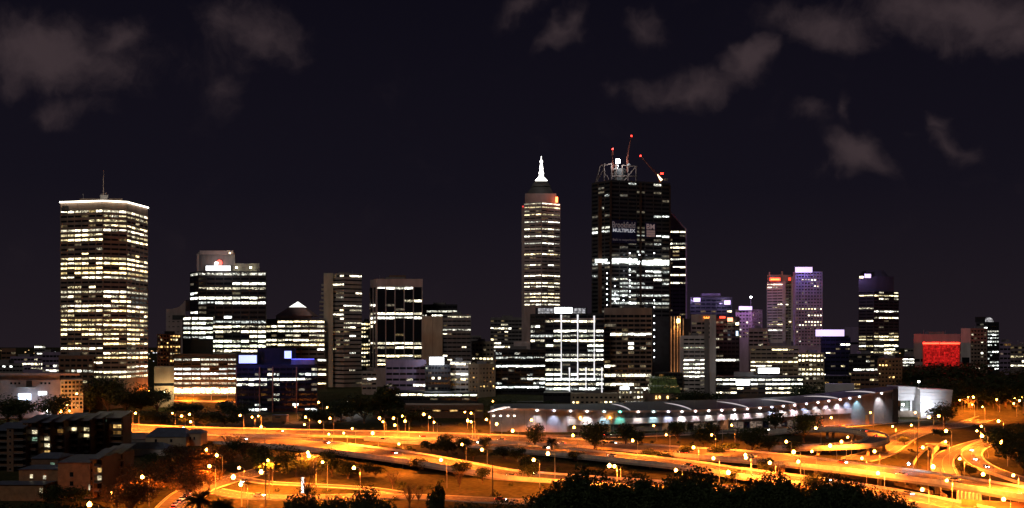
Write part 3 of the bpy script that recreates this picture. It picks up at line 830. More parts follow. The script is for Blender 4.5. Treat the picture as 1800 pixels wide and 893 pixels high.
wbox('lit_refuge_floor', cs, 1076, 1098, 454, 461.3, 989, .6, litwin('window_light_cool_bright', TINTS['cool'], 1.45)); wbox('lit_refuge_floor', cs, 1098.6, 1121, 455, 462.3, 993, .6, litwin('window_light_cool_bright', TINTS['cool'], 1.45)); wbox('lit_refuge_floor', cs, 1129, 1176, 457.5, 466, 1000, .6, litwin('window_light_cool_bright', TINTS['cool'], 1.45))
# scaffold crown
for (x0, y0, x1, y1) in ((1055, 292, 1047, 322), (1062, 288, 1062, 322), (1055, 292, 1075, 288), (1075, 288, 1075, 322), (1047, 322, 1062, 296), (1083, 286, 1083, 322), (1094, 290, 1094, 322), (1104, 292, 1104, 322), (1118, 292, 1118, 322), (1094, 291, 1120, 293), (1094, 322, 1118, 293), (1075, 310, 1120, 310), (1060, 300, 1070, 316)):
    a, b = W(x0, y0, 1020), W(x1, y1, 1020)
    obj('scaffold_beam', MB().tube([(0, 0, 0), b - a], .75, 5).mesh('scaffold_beam', surf('scaffold_steel', (.10, .07, .06))), cs, a)
wbox('hoist_motor_room', cs, 1079, 1100, 296, 322, 1024, 12, METAL_DK)
fl = thing('work_light', 'brilliant white work light above the construction tower', 'lamp', W(1086, 292, 1018))
obj('post', MB().tube([(0, 0, -3), (0, 0, 5)], .25, 6).mesh('post', METAL), fl, W(1086, 292, 1018))
obj('lamp_head', MB().box((0, 0, 0), (4.6, 1.5, 3.6)).mesh('lamp_head', glow('work_light_glow', (.92, .96, 1), 60, True)), fl, W(1086, 283, 1017))
def crane(label, base, tip, Y, lamp_py, hot):
    a, b = W(*base, Y), W(*tip, Y)
    t = thing('tower_crane', label, 'crane', a)
    obj('mast', MB().box((0, 0, -6), (2, 2, 14)).mesh('mast', surf('crane_red', (.14, .035, .02))), t, a)
    d = b - a; n_ = 12; mb = MB()
    s = Vector((0, 1, 0)); up = d.cross(s).normalized()
    rails = [s * .8, -s * .8, up * 1.4]
    for r_ in rails: mb.tube([r_, d + r_ * .4], .22, 5)
    for k in range(n_):
        p, q = d * (k / n_), d * ((k + 1) / n_)
        for i in range(3): mb.tube([p + rails[i] * (1 - .6 * k / n_), q + rails[(i + 1) % 3] * (1 - .6 * (k + 1) / n_)], .13, 4)
    obj('jib', mb.mesh('jib', surf('crane_red', (.14, .035, .02))), t, a)
    c = a - d.normalized() * 7
    obj('counterweight', MB().box((0, 0, 0), (3.5, 2.5, 2.5)).mesh('counterweight', CONC_GRY), t, c + Vector((2, 0, 2)))
    obj('aviation_lamp', MB().box((0, 0, 0), (1.5, 1.5, 1.5)).mesh('aviation_lamp', RED_LAMP), t, b)
    if hot:
        obj('aviation_lamp', MB().box((0, 0, 0), (3.2, 1.5, 1.6)).mesh('aviation_lamp', RED_LAMP), t, W(1163.5, 305, Y - 1))
        obj('cab_light', MB().tube([(0, 0, 0), (-2.5, 0, 3.2), (-4.5, 0, 6.5)], [1.4, .9, .3], 6).mesh('cab_light', glow('cab_flood_light', (1, .68, .35), 5, True)), t, W(1163, 317, Y - 2))
crane('luffing crane with near-vertical jib and red tip lamp on the construction tower', (1103, 282), (1110, 239), 1022, None, False)
crane('luffing crane leaning left with orange-lit cab at the right of the construction tower', (1160, 311), (1126, 274), 1020, None, True)
crane('small crane mast behind the brilliant work light', (1078, 290), (1077, 262), 1030, None, False)

def text_mesh(body, size, mat, bold=0.0):
    cu = bpy.data.curves.new('lettering', 'FONT'); cu.body = body; cu.size = size; cu.extrude = .05; cu.offset = bold
    o = bpy.data.objects.new('tmp', cu); COL.objects.link(o)
    bpy.context.view_layer.update()
    dg = bpy.context.evaluated_depsgraph_get()
    me = bpy.data.meshes.new_from_object(o.evaluated_get(dg)); me.name = 'lettering'
    bpy.data.objects.remove(o)
    me.materials.clear(); me.materials.append(mat)
    return me
def put_text(root, body, x0, x1, y0, y1, Y, mat, bold=0.0, ang=0.0):
    me = text_mesh(body, 1.0, mat, bold)
    xs = [v.co.x for v in me.vertices]; ys = [v.co.y for v in me.vertices]
    a, b = W(x0, y1, Y), W(x1, y0, Y)
    sx = (b.x - a.x) / (max(xs) - min(xs)); sy = (b.z - a.z) / (max(ys) - min(ys))
    for v in me.vertices: v.co.x = (v.co.x - min(xs)) * sx; v.co.y = (v.co.y - min(ys)) * sy
    o = obj('lettering', me, root, a)
    o.rotation_euler = (math.radians(90), 0, ang)
    return o
bn = thing('banner', 'dark blue builder banner with pale lettering across the construction tower', 'banner', W(1098, 425, 985))
ang = math.atan2(18, (1178 * 1010 - 1074 * 992 - 900 * 18) / F)
def slanted(root, name, x0, x1, y0, y1, Y, mat, th=.25):
    a, b = W(x0, y1, Y), W(x1, y0, Y)
    o = obj(name, MB().box(((b.x - a.x) / 2 / math.cos(ang), 0, (b.z - a.z) / 2), ((b.x - a.x) / math.cos(ang), th, b.z - a.z)).mesh(name, mat), root, a, ang)
    return o
slanted(bn, 'cloth', 1075.5, 1121, 386, 427, 988.5, surf('navy_banner', (.015, .015, .06)))
TXT = glow('lit_banner_lettering', (.70, .55, .58), .12); TXTW = glow('lit_banner_lettering_white', (.85, .85, .95), .42); TXTD = glow('dim_banner_lettering', (.6, .5, .6), .05)
put_text(bn, 'Brookfield', 1076.5, 1119.5, 389, 400, 986.5, TXT, .0, ang)
put_text(bn, 'MULTIPLEX', 1077.5, 1119.5, 401.5, 407.5, 986.5, TXTW, .02, ang)
put_text(bn, 'Built to outperform', 1077.5, 1119, 418.5, 424, 986.5, TXTD, .0, ang)
bn2 = thing('banner', 'small banner with two letters over a pale square on the construction tower', 'banner', W(1144, 417, 994))
slanted(bn2, 'cloth', 1134, 1154.5, 391, 418, 996.5, surf('navy_banner', (.015, .015, .06)))
put_text(bn2, 'BM', 1136.5, 1152, 393.5, 403, 994.5, glow('lit_banner_lettering_pink', (.75, .5, .5), .17), .02, ang)
for i in range(3):
    slanted(bn2, 'printed_square', 1136.5, 1152, 404.5 + i * 4, 408 + i * 4, 994.8, glow('lit_banner_square', (.62, .36, .33), .17), .1)

# ---- tower with the slanted top
stw = tower('office_tower', 'lit tower with diagonal slanted top behind the construction tower', [(1170, 1062), (1207, 1062)], 405, 6.9, 12, CONC_DRK, '4007770707060402011101', 'cream', 34, winf=.5, pierw=.04, bot=560, cap=.8, rooftop=False)
a, b, c = W(1170, 405.3, 1062), W(1207, 405.3, 1062), W(1170, 363, 1062)
h = c.z - a.z; w = b.x - a.x
mb = MB(); mb.add([(0, 0, 0), (w, 0, 0), (0, 0, h), (0, 30, 0), (w, 30, 0), (0, 30, h)], [(0, 1, 2), (3, 5, 4), (1, 4, 5, 2), (0, 2, 5, 3), (0, 3, 4, 1)])
obj('slanted_roof', mb.mesh('slanted_roof', METAL_DK), stw, a)
pk = surf('pink_trim', (.62, .45, .44))
obj('roof_trim', MB().tube([c - a + Vector((0, -.6, 0)), Vector((w, -.6, 0))], .8, 5).mesh('roof_trim', pk), stw, a)
wbox('edge_fin', stw, 1205.3, 1207.6, 404, 690, 1060, 2, surf('mauve_trim', (.5, .42, .52)))

# ---- brown building between
tower('office_block', 'brown glass office with fine pale floor lines and scattered yellow windows', [(1062, 905), (1146, 905)], 541, 8.0, 10.5, CONC_BRN, '0000531103140907505', 'cream', 34, winf=.74, pierw=.03, bot=695, cap=7, glass=glassm('brown_glass', (.03, .014, .01)))
# ---- low tan hotel and small blocks before the towers
tower('hotel_block', 'low tan hotel with dark balconies just behind the convention centre roof', [(1003, 800), (1086, 800)], 692, 8.5, 8, CONC_TAN, .22, 'amber', 20, bot=720, cap=2.5, pierw=.45, winf=.5)
cr = tower('lit_corner_block', 'small block with bright white sign and yellow windows beside the tan hotel', [(1086, 812), (1132, 812)], 684, 8.5, 7, CONC_TAN, .5, 'cream', 18, bot=722, cap=2, pierw=.4)
sign(cr, 1090, 1106, 680, 685, 810, glow('white_sign_light_strong', (.95, .98, 1), 4.0, True))
gb = thing('barrel_vault_hall', 'green-lit glass hall with two stepped barrel vaults', 'building', W(1172, 710, 840))
GV = litwin('green_vault_light', (.30, .42, .12), .055, .25, (.2, .2, .3))
def vault(root, x0, x1, y0, y1, Y, depth):
    a, b = W(x0, y1, Y), W(x1, y0, Y); n_ = 8; H = b.z - a.z; w = b.x - a.x; mb = MB(); vs = []
    for k in range(n_ + 1):
        t_ = math.pi / 2 * k / n_
        vs += [(0, depth * (1 - math.cos(t_)), H * math.sin(t_)), (w, depth * (1 - math.cos(t_)), H * math.sin(t_))]
    mb.add(vs + [(0, depth, 0), (w, depth, 0)], [(2 * k, 2 * k + 1, 2 * k + 3, 2 * k + 2) for k in range(n_)] + [tuple([2 * k for k in range(n_ + 1)] + [2 * n_ + 2])[::-1], tuple([2 * k + 1 for k in range(n_ + 1)] + [2 * n_ + 3])])
    v_ = obj('glass_vault', mb.mesh('glass_vault', GV), root, a)
    for k in range(1, 9):
        t_ = [math.pi / 2 * j / n_ for j in range(n_ + 1)]
        obj('vault_rib', MB().tube([(0, depth * (1 - math.cos(q)) - .15, H * math.sin(q) + .1) for q in t_], .16, 4).mesh('vault_rib', METAL_DK), v_, a + Vector((w * k / 9, 0, 0)))
vault(gb, 1143, 1196, 677, 691, 838, 14); vault(gb, 1145, 1190, 662, 676, 853, 14)
wbox('lower_wall', gb, 1135, 1200, 691, 725, 839, 20, CONC_BRN)
for x in (1152, 1158, 1172, 1190):
    wbox('window_pane', gb, x, x + 3, 696, 701, 838.5, .3, lits('amber')[0])

# ---- white block with slab wall and orange-lit fins
of = thing('finned_building', 'slender building with tall orange floodlit vertical fins', 'building', W(1186, 700, 900))
wbox('core', of, 1180, 1214, 560, 700, 905, 26, CONC_DRK); FINM = surf('fin_concrete', (.55, .42, .34))
for x in (1179, 1184.5, 1190, 1194.5, 1200): wbox('fin', of, x, x + 1.9, 556 if x < 1195 else 560, 700, 901, 4.5, FINM)
fl_ = obj('flood_lamp', MB().box((0, 0, 0), (2.2, 1.2, 3.4)).mesh('flood_lamp', glow('amber_flood', (1, .6, .2), 30)), of, W(1192.3, 564, 899))
def lamp(kind, root, loc, power, col, radius=.3, spot=None, direction=None, blend=.6):
    ld = bpy.data.lights.new('light', kind); ld.energy = power; ld.color = col
    ld.shadow_soft_size = radius
    o = bpy.data.objects.new('lamp_light', ld); COL.objects.link(o)
    if kind == 'SPOT': ld.spot_size = math.radians(spot); ld.spot_blend = blend
    WP[o.name] = Vector(loc)
    if root is not None: o.parent = root; o.location = Vector(loc) - WP[root.name]
    else: o.location = loc
    if direction is not None: o.rotation_euler = Vector(direction).to_track_quat('-Z', 'Y').to_euler()
    return o
lamp('SPOT', of, W(1189, 562, 897), 30000, (1, .42, .10), .3, 70, (0.02, .10, -1))
lamp('SPOT', of, W(1189, 690, 894), 36000, (1, .45, .14), .3, 60, (0.0, .12, 1))
wf = tower('office_block', 'white concrete office with lit rows between two blank end walls', [(1201, 872), (1241, 872)], 590, 7.2, 9.5, CONC_WHT, '004459999901199', 'green', 26, winf=.5, pierw=.04, bot=690, cap=3)
wbox('end_wall', wf, 1195, 1201.5, 590, 715, 870, 22, CONC_WHT)
wbox('end_wall', wf, 1238, 1246, 560, 715, 870, 22, CONC_GRY); wbox('end_wall', wf, 1247.5, 1258.5, 553, 715, 869, 22, CONC_WHT)
rw = tower('office_block', 'block with pale crown and small red letter sign above the white concrete office', [(1215, 945), (1252, 945)], 553, 8, 10, CONC_PNK, '0010', 'cream', 24, winf=.8, bot=600, cap=8, rooftop=False, pier_out=.5)
put_text(rw, 'W', 1236.5, 1247.5, 556.5, 563, 943.5, S_ORANGE, .04)
dk = tower('office_tower', 'dark glass tower with glowing red corner sign', [(1250, 925), (1300, 932)], 556, 7.4, 8, CONC_DRK, '000010000902010000', 'white', 26, winf=.6, bot=690, cap=5, rooftop=False)
sign(dk, 1265, 1275, 556, 559.5, 922, S_RED); sign(dk, 1279, 1288, 558.5, 565, 922, glow('hot_red_sign_light', (1, .22, .12), 5, True))
obj('flood_lamp', MB().box((0, 0, 0), (2.2, 1, 2)).mesh('flood_lamp', glow('yellow_flood_light', (1, .9, .5), 25)), dk, W(1296, 569, 922)); wbox('blue_sign', dk, 1294, 1297.5, 582, 590, 922, .5, glow('pale_blue_sign', (.5, .75, 1), 2.5, True))
vt = tower('office_tower', 'dark tower with two violet-white rooftop signs right of the slanted tower', [(1213, 1080), (1287, 1080)], 522, 6.5, 9, CONC_DRK, '0007205', 'cream', 30, bot=570, cap=3, rooftop=False)
wbox('roof_slab', vt, 1232, 1266, 516, 522.5, 1088, 18, CONC_PUR); sign(vt, 1219, 1231, 523.5, 530.5, 1077, S_VIOLET); sign(vt, 1273, 1284, 528, 535.5, 1077, S_VIOLET)
mt = tower('apartment_tower', 'pale gridded tower with violet-lit top and starry mast lamp', [(1293, 1035), (1322, 1030), (1340, 1040)], 544, 6.2, 5.5, CONC_PNK, .10, 'cream', 28, bot=600, cap=2, pierw=.45, winf=.5, rooftop=False)
sign(mt, 1299, 1322, 538.5, 545, 1026, S_VIOLET)
o = W(1320, 540, 1042); obj('mast', MB().tube([(0, 0, -2), (0, 0, 11)], .3, 5).mesh('mast', METAL), mt, o); obj('mast_lamp', MB().box((0, 0, 11.4), (1.6, 1.2, 1.6)).mesh('mast_lamp', glow('mast_lamp_white', (.95, .97, 1), 30)), mt, o)
tower('office_block', 'dim reddish block below the violet-topped gridded tower', [(1316, 1000), (1350, 1000)], 577, 7, 8, CONC_PNK, '000', 'cream', 24, bot=610, cap=4)
# ---- two pale towers with red and violet signs
rt = tower('office_tower', 'pale banded tower with red sign at its corner top', [(1348, 1010), (1376, 1004), (1391, 1014)], 497, 5.0, 9, CONC_WHT, ['830011010030008080', '050050020010040500'], 'cream', 30, winf=.45, pierw=.06, bot=600, cap=1.6, rooftop=False)
wbox('sign_storey', rt, 1349, 1391, 483, 497.5, 1007, 24, CONC_PNK); wbox('roof_finial', rt, 1351, 1353.5, 478, 484, 1009, 3, CONC_PNK); wbox('roof_finial', rt, 1373, 1376.5, 477, 484, 1009, 3, CONC_PNK)
sign(rt, 1353, 1372, 488, 494, 1004, S_RED); wbox('sign_lettering', rt, 1355, 1370, 490, 492.3, 1003.3, .3, S_ORANGE); sign(rt, 1386, 1390, 488, 493, 1004, S_RED)
wbox('stair_core', rt, 1376, 1381, 494, 600, 1002.5, 4, CONC_WHT)
vp = tower('office_tower', 'gridded mauve tower with brilliant violet-white rooftop sign', [(1394, 1000), (1398, 985), (1446, 985)], 479, 5.6, 5.4, surf('mauve_concrete', (.50, .42, .58)), ['0000', '00331000000904077000000'], 'cream', 30, winf=.5, pierw=.42, bot=610, cap=1.5, rooftop=False)
sign(vp, 1398, 1428, 469.5, 479, 983, S_VIOLET)
wbox('side_core', vp, 1391, 1397.5, 486, 600, 1003, 14, CONC_WHT)
# ---- right of centre low blocks
tower('office_block', 'wide tan office with long window rows under the two pale towers', [(1319, 905), (1404, 905)], 608, 7.2, 9, CONC_TAN, '21353740', 'cream', 26, winf=.45, pierw=.03, bot=672, cap=3)
tower('office_block', 'amber-lit block with square window grid right of the wide tan office', [(1402, 885), (1449, 885)], 620, 8, 7, CONC_TAN, '9909910000', 'cream', 22, winf=.55, pierw=.3, bot=692, cap=2)
gl = tower('office_block', 'low dark glass office with two bright signs behind the convention roof', [(1258, 815), (1345, 812), (1412, 818)], 662, 7.6, 12, CONC_DRK, ['68460', '99980'], 'cream', 24, winf=.5, pierw=.04, bot=698, cap=2, rooftop=False)
sign(gl, 1294, 1318, 667, 677, 812, S_WHITE); wbox('roof_plant', gl, 1290, 1370, 654, 662.5, 822, 14, CONC_GRY); sign(gl, 1333, 1370, 647, 656, 816, S_WHITE)
pl = tower('office_block', 'dark office with long violet-white sign on top', [(1443, 900), (1495, 900)], 593, 7.6, 9, surf('navy_cladding', (.014, .014, .034)), '13210320410401', 'cream', 26, winf=.5, bot=692, cap=2, rooftop=False)
sign(pl, 1434, 1484, 579.5, 591, 896, S_VIOLET); wbox('roof_structure', pl, 1446, 1492, 590, 594, 902, 12, METAL_DK)
tower('office_block', 'pale grey slab block directly left of the dark right-hand tower', [(1484, 1100), (1512, 1100)], 575, 9, 28, CONC_PUR, '0', 'cream', 24, bot=600, cap=18, rooftop=False)
tower('office_block', 'dark block with blue-lit ledge under the dark right-hand tower', [(1492, 880), (1545, 880)], 622, 7.5, 8, CONC_DRK, '0002503', 'cream', 24, bot=690, cap=2)
tower('apartment_block', 'amber-lit apartment block beneath the dark right-hand tower', [(1543, 870), (1586, 870)], 630, 7, 6, BRICK_ORG, .12, 'amber', 22, bot=690, cap=2, pierw=.4, winf=.5)
dt = tower('office_tower', 'dark rounded-top tower at the right with lit rows and violet lamp', [(1509, 1000), (1536, 992), (1580, 1004)], 512, 5.5, 10.5, CONC_DRK, ['290009002900009609090', '295020909050009609090'], 'cream', 34, winf=.55, pierw=.04, bot=640, cap=1, rooftop=False)
wbox('upper_storeys', dt, 1509.5, 1571, 486, 513, 1000, 28, CONC_DRK); frustum(dt, 1519, 1562, 1526, 1556, 486.3, 475, 1006, 20, CONC_DRK, 'stepped_roof')
sign(dt, 1520, 1531, 481.5, 488.5, 997, S_VIOLET); sign(dt, 1511, 1518, 485.5, 489, 997, glow('yellow_sign', (1, .85, .4), 3, True))
for i in range(3): wbox('lit_ledge', dt, 1555, 1578 - i * 5, 606 + i * 7, 608.4 + i * 7, 985, 1, lits('cream')[0])
# ---- red building and neighbours
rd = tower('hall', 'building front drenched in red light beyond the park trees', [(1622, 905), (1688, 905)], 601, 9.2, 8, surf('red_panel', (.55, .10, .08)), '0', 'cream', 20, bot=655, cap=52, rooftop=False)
RG = litwin('red_wash_glow', (1.0, .02, .02), .42, .6, (.8, .8, 1.2))  # red wash of light put into the panels as emission
for i in range(8):
    for j in range(5):
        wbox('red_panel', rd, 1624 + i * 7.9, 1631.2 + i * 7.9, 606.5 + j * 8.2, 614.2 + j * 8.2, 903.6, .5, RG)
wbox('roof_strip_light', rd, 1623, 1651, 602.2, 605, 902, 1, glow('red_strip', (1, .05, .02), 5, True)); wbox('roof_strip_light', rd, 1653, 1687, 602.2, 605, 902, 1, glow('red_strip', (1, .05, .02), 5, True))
lamp('POINT', fl, W(1086, 283, 1012), 26000, (.92, .96, 1), .5)
tower('office_block', 'dim tan slab building standing behind the red-lit front', [(1606, 960), (1688, 960)], 587, 12, 12, CONC_PNK, '0', 'cream', 26, bot=600, cap=26, rooftop=True)
tower('apartment_tower', 'pale-ended slab block right of the red-lit building', [(1689, 950), (1706, 950)], 577, 60, 17, CONC_WHT, '0', 'cream', 26, bot=590, cap=30, rooftop=False)
tower('office_block', 'dark gridded block joined to the pale slab right of the red building', [(1706, 950), (1735, 952)], 577, 6.5, 6, CONC_BRN, '0000001320302', 'cream', 26, bot=660, cap=2, pierw=.25)
gt = tower('office_tower', 'glittering lit tower with domed lamp at the right end of the skyline', [(1716, 990), (1736, 984), (1756, 992)], 566, 6.0, 6.5, CONC_DRK, ['080000', '006868666343'], 'cool', 26, bot=655, cap=2, rooftop=False, dimprob=.5)
b_ = W(1738, 566, 1000); mb = MB()
vs = []; nn = 12
for r_ in range(4):
    a_ = math.pi / 2 * r_ / 4
    vs += [(4.6 * math.cos(a_) * math.cos(2 * math.pi * k / nn), 4.6 * math.cos(a_) * math.sin(2 * math.pi * k / nn), 5 * math.sin(a_)) for k in range(nn)]
vs.append((0, 0, 5)); fs = []
for r_ in range(3):
    for k in range(nn): fs.append((r_ * nn + k, r_ * nn + (k + 1) % nn, (r_ + 1) * nn + (k + 1) % nn, (r_ + 1) * nn + k))
for k in range(nn): fs.append((3 * nn + k, 3 * nn + (k + 1) % nn, 4 * nn))
mb.add(vs, fs); obj('dome_lamp', mb.mesh('dome_lamp', litwin('lit_screen_grid', (.8, .82, .95), .42)), gt, b_); wbox('plant_room', gt, 1714, 1732, 557, 566.5, 996, 10, CONC_DRK)
tower('office_block', 'low dim block with lit windows at the right edge of the skyline', [(1776, 960), (1830, 960)], 606, 8, 7, CONC_GRY, '0235', 'cream', 24, bot=650, cap=2)
tower('office_block', 'dim low block with one violet lamp near the right edge', [(1757, 1000), (1778, 1000)], 601, 8, 8, CONC_PUR, '0010', 'pink', 24, bot=650, cap=2)
tower('office_block', 'small block with three white rows left of the red building', [(1586, 930), (1608, 930)], 627, 5.5, 9, CONC_DRK, '9990', 'cool', 22, bot=655, cap=2)
for i, (x0, x1, y0, lab) in enumerate(((1449, 1497, 660, 'dark low office behind the convention centre right end'), (1496, 1545, 655, 'dark brick warehouse beneath the blue-lit ledge block'), (1150, 1200, 655, 'dim block behind the barrel-vaulted hall'), (955, 1005, 690, 'low dark block with coloured shop windows under the mast-lit building'), (870, 960, 706, 'low dark terrace in front of the dark glass office'))):
    tower('low_block', lab, [(x0, 835 - i * 4 + (40 if i == 2 else 0)), (x1, 835 - i * 4 + (40 if i == 2 else 0))], y0, 8, 8, CONC_DRK if i != 1 else BRICK, '0113', 'amber' if i != 3 else 'pink', 18, bot=705, cap=1.5, rooftop=False)
# distant skyline blocks
for i, (x0, x1, y0) in enumerate(((820, 846, 590), (1590, 1606, 612), (1660, 1690, 598), (452, 470, 600), (60, 80, 606))):
    tower('distant_block', ['hazy far block right of the banded office', 'tiny far block beside the three white rows', 'far block showing over the red building', 'far block left of the pyramid roof', 'far block on the left skyline'][i], [(x0, 1500 + 90 * i), (x1, 1500 + 90 * i)], y0, 6, 5, CONC_GRY, .15, 'cream', 30, bot=625, cap=3, rooftop=False)

for px, py, Y, c, pw in ((436, 631, 770, (.20, .22, 1), 5500), (506, 624, 772, (.25, .28, 1), 4000), (1413, 473, 972, (.36, .28, 1), 7000), (1460, 584, 885, (.45, .28, 1), 6000), (1226, 526, 1066, (.6, .45, 1), 12000), (1278, 531, 1066, (.6, .45, 1), 12000), (1310, 540, 1014, (.6, .3, 1), 16000), (1525, 484, 985, (.55, .35, 1), 14000), (383, 468, 886, (1, .9, .9), 5000), (767, 634, 832, (.85, .9, 1), 12000), (1283, 561, 910, (1, .1, .05), 8000), (1362, 491, 994, (1, .15, .08), 2500), (978, 351, 1050, (1, .2, .06), 1000), (1350, 651, 804, (.9, .93, 1), 5000), (990, 545, 892, (.85, .9, 1), 12000), (1634, 600, 895, (1, .03, .02), 11000), (1655, 600, 895, (1, .03, .02), 11000), (1676, 600, 895, (1, .03, .02), 11000), (951, 318, 1064, (1, .96, .9), 1200)):
    lamp('POINT', None, W(px, py, Y), pw, c, .6).name = 'added_fill_light'  # free point lights added before signs, beacon and spire to tint nearby walls

# ------------------------------------------------------------------ convention centre
cc = thing('convention_centre', 'long low convention centre with sweeping dark roof and lit white walls', 'building', Vector((60, 700, 0)))
PR = [(862, 655, 719, 712), (900, 652, 718, 710), (960, 650, 719.5, 711), (1030, 650, 721, 711), (1100, 653, 722, 708), (1200, 662, 721.5, 705), (1300, 676, 718, 702.5), (1400, 692, 710, 697), (1480, 708, 700, 688), (1540, 722, 691, 682), (1579, 733, 684, 679)]
def prof(px):
    for a, b in zip(PR, PR[1:]):
        if a[0] <= px <= b[0]:
            t = (px - a[0]) / (b[0] - a[0]); return tuple(a[i] + (b[i] - a[i]) * t for i in range(1, 4))
    return (PR[0] if px < PR[0][0] else PR[-1])[1:]
NS = 72
pxs = [862 + (1579 - 862) * k / NS for k in range(NS + 1)]
eave = []; ridge = []
for px in pxs:
    Y, ey, ry = prof(px)
    eave.append(W(px, ey, Y)); ridge.append(W(px, ry, Y + 62))
eave = [sum((eave[max(0, min(NS, k + d))] for d in (-2, -1, 0, 1, 2)), Vector()) / 5 for k in range(NS + 1)]
ridge = [sum((ridge[max(0, min(NS, k + d))] for d in (-2, -1, 0, 1, 2)), Vector()) / 5 for k in range(NS + 1)]
def roof_pt(k, s, lift=0.0):
    p = eave[k].lerp(ridge[k], s)
    return p + Vector((0, 0, lift + 1.1 * math.sin(math.pi * min(1, s * .9)) * 1.0))
C0 = WP[cc.name]
ROOF = surf('dark_zinc_roof', (.040, .040, .065), rough=.6, scale=.12)
nb_ = 6
for k0 in range(0, NS, 4):                 # roof sheets, standing seams between them
    mb = MB(); vs = []; fs = []
    ks = list(range(k0, k0 + 5)); m_ = len(ks)
    for k in ks:
        for j in range(nb_ + 1): vs.append(roof_pt(k, j / nb_) - C0)
    for i in range(m_ - 1):
        for j in range(nb_): fs.append((i * (nb_ + 1) + j, (i + 1) * (nb_ + 1) + j, (i + 1) * (nb_ + 1) + j + 1, i * (nb_ + 1) + j + 1))
    mb.add(vs, fs)
    r_ = obj('roof_sheet', mb.mesh('roof_sheet', ROOF, True), cc, C0)
    obj('roof_seam', MB().tube([roof_pt(k0, j / nb_, .12) - C0 for j in range(nb_ + 1)], .14, 4).mesh('roof_seam', METAL_DK), r_, C0)
def ribbon(name, lo, hi, th, mat, parent=cc):
    """vertical band between two lines, th thick backwards"""
    n = len(lo); vs = []; fs = []
    for a, b in zip(lo, hi):
        vs += [a - C0, b - C0, b - C0 + Vector((0, th, 0)), a - C0 + Vector((0, th, 0))]
    for i in range(n - 1):
        a, b = 4 * i, 4 * i + 4
        fs += [(a, b, b + 1, a + 1), (a + 1, b + 1, b + 2, a + 2), (a + 2, b + 2, b + 3, a + 3), (a + 3, b + 3, b, a)]
    fs += [(0, 1, 2, 3), (4 * n - 1, 4 * n - 2, 4 * n - 3, 4 * n - 4)]
    mb = MB(); mb.add(vs, fs)
    return obj(name, mb.mesh(name, mat), parent, C0)
UP = Vector((0, 0, 1)); BK = Vector((0, 1, 0))
fascia = surf('eave_fascia', (.50, .34, .27), rough=.6)
ribbon('eave_fascia', [p - UP * 1.3 - BK * .1 for p in eave], [p + UP * .15 - BK * .1 for p in eave], .4, fascia)
ribbon('eave_soffit', [p - UP * 1.25 + BK * .3 for p in eave], [p - UP * 1.0 + BK * .3 for p in eave], 4.5, fascia)
WALLM = surf('convention_wall_panel', (.36, .34, .36), rough=.6, var=.12, scale=.3)
for k in range(0, NS - 1, 2):               # wall panels with recessed joints
    if k + 2 > NS: break
    a, b = eave[k] + BK * 4.5, eave[k + 2] + BK * 4.5
    d = (b - a).normalized() * .12
    ribbon('wall_panel', [Vector((a.x, a.y, -.5)) + d, Vector((b.x, b.y, -.5)) - d], [a - UP * 1.1 + d, b - UP * 1.1 - d], .5, WALLM)
ribbon('inner_wall', [Vector((p.x, p.y + 4.9, -.5)) for p in eave], [p + BK * 4.9 - UP * 1.1 for p in eave], .6, CONC_GRY)
ribbon('back_wall', [Vector((p.x, p.y, 0)) for p in ridge], [p + UP * .5 for p in ridge], 1.0, CONC_GRY)
# white balcony band
BT = [(1000, 736.5, 747), (1080, 736, 746), (1185, 733, 742.5), (1270, 729.5, 739), (1350, 725, 734.5), (1400, 722, 731.5), (1497, 717.5, 726.5)]
bl, bh = [], []
for k in range(41):
    px = 1000 + 497 * k / 40
    for a, b in zip(BT, BT[1:]):
        if a[0] <= px <= b[0] + .01:
            t = (px - a[0]) / (b[0] - a[0]); y0 = a[1] + (b[1] - a[1]) * t; y1 = a[2] + (b[2] - a[2]) * t
    Y = prof(px)[0] + 1.8
    bl.append(W(px, y1, Y)); bh.append(W(px, y0, Y))
BANDM = surf('white_balcony_panel', (.74, .66, .64), rough=.55, var=.08)
for k in range(0, 40, 2):
    d = (bl[k + 2] - bl[k]).normalized() * .08
    ribbon('balcony_panel', [bl[k] + d, bl[k + 1], bl[k + 2] - d], [bh[k] + d, bh[k + 1], bh[k + 2] - d], .35, BANDM)
ribbon('balcony_floor', [p + UP * .3 + BK * .4 for p in bl], [p + UP * .6 + BK * .4 for p in bl], 2.4, CONC_GRY)
ORG = surf('terracotta_panel', (.50, .24, .10))
for x0, x1 in ((1057, 1073), (1164, 1174), (1266, 1280), (1434, 1446), (1521, 1527)):
    Y = prof((x0 + x1) / 2)[0] + 3.0; p0, p1 = W(x0, 740, Y), W(x1, 740, Y)
    obj('entrance_pier', MB().box((0, 0, 3.5), (p1.x - p0.x, 1.6, 7.2)).mesh('entrance_pier', ORG), cc, ((p0.x + p1.x) / 2, Y, 0))
LITG = litwin('foyer_glass_light', (.75, .55, .45), .20, .7, (.3, .3, .5))
for k in range(24):
    px = 1176 + k * 11
    if 1262 < px < 1282 or px > 1428: continue
    Y = prof(px)[0] + 4.3; a = W(px, 752, Y); b = W(px + 9.5, 752, Y)
    obj('foyer_pane', MB().box((0, 0, 2.6), (b.x - a.x, .2, 4.6)).mesh('foyer_pane', LITG if k % 3 else GLASSB), cc, ((a.x + b.x) / 2, Y, .2))
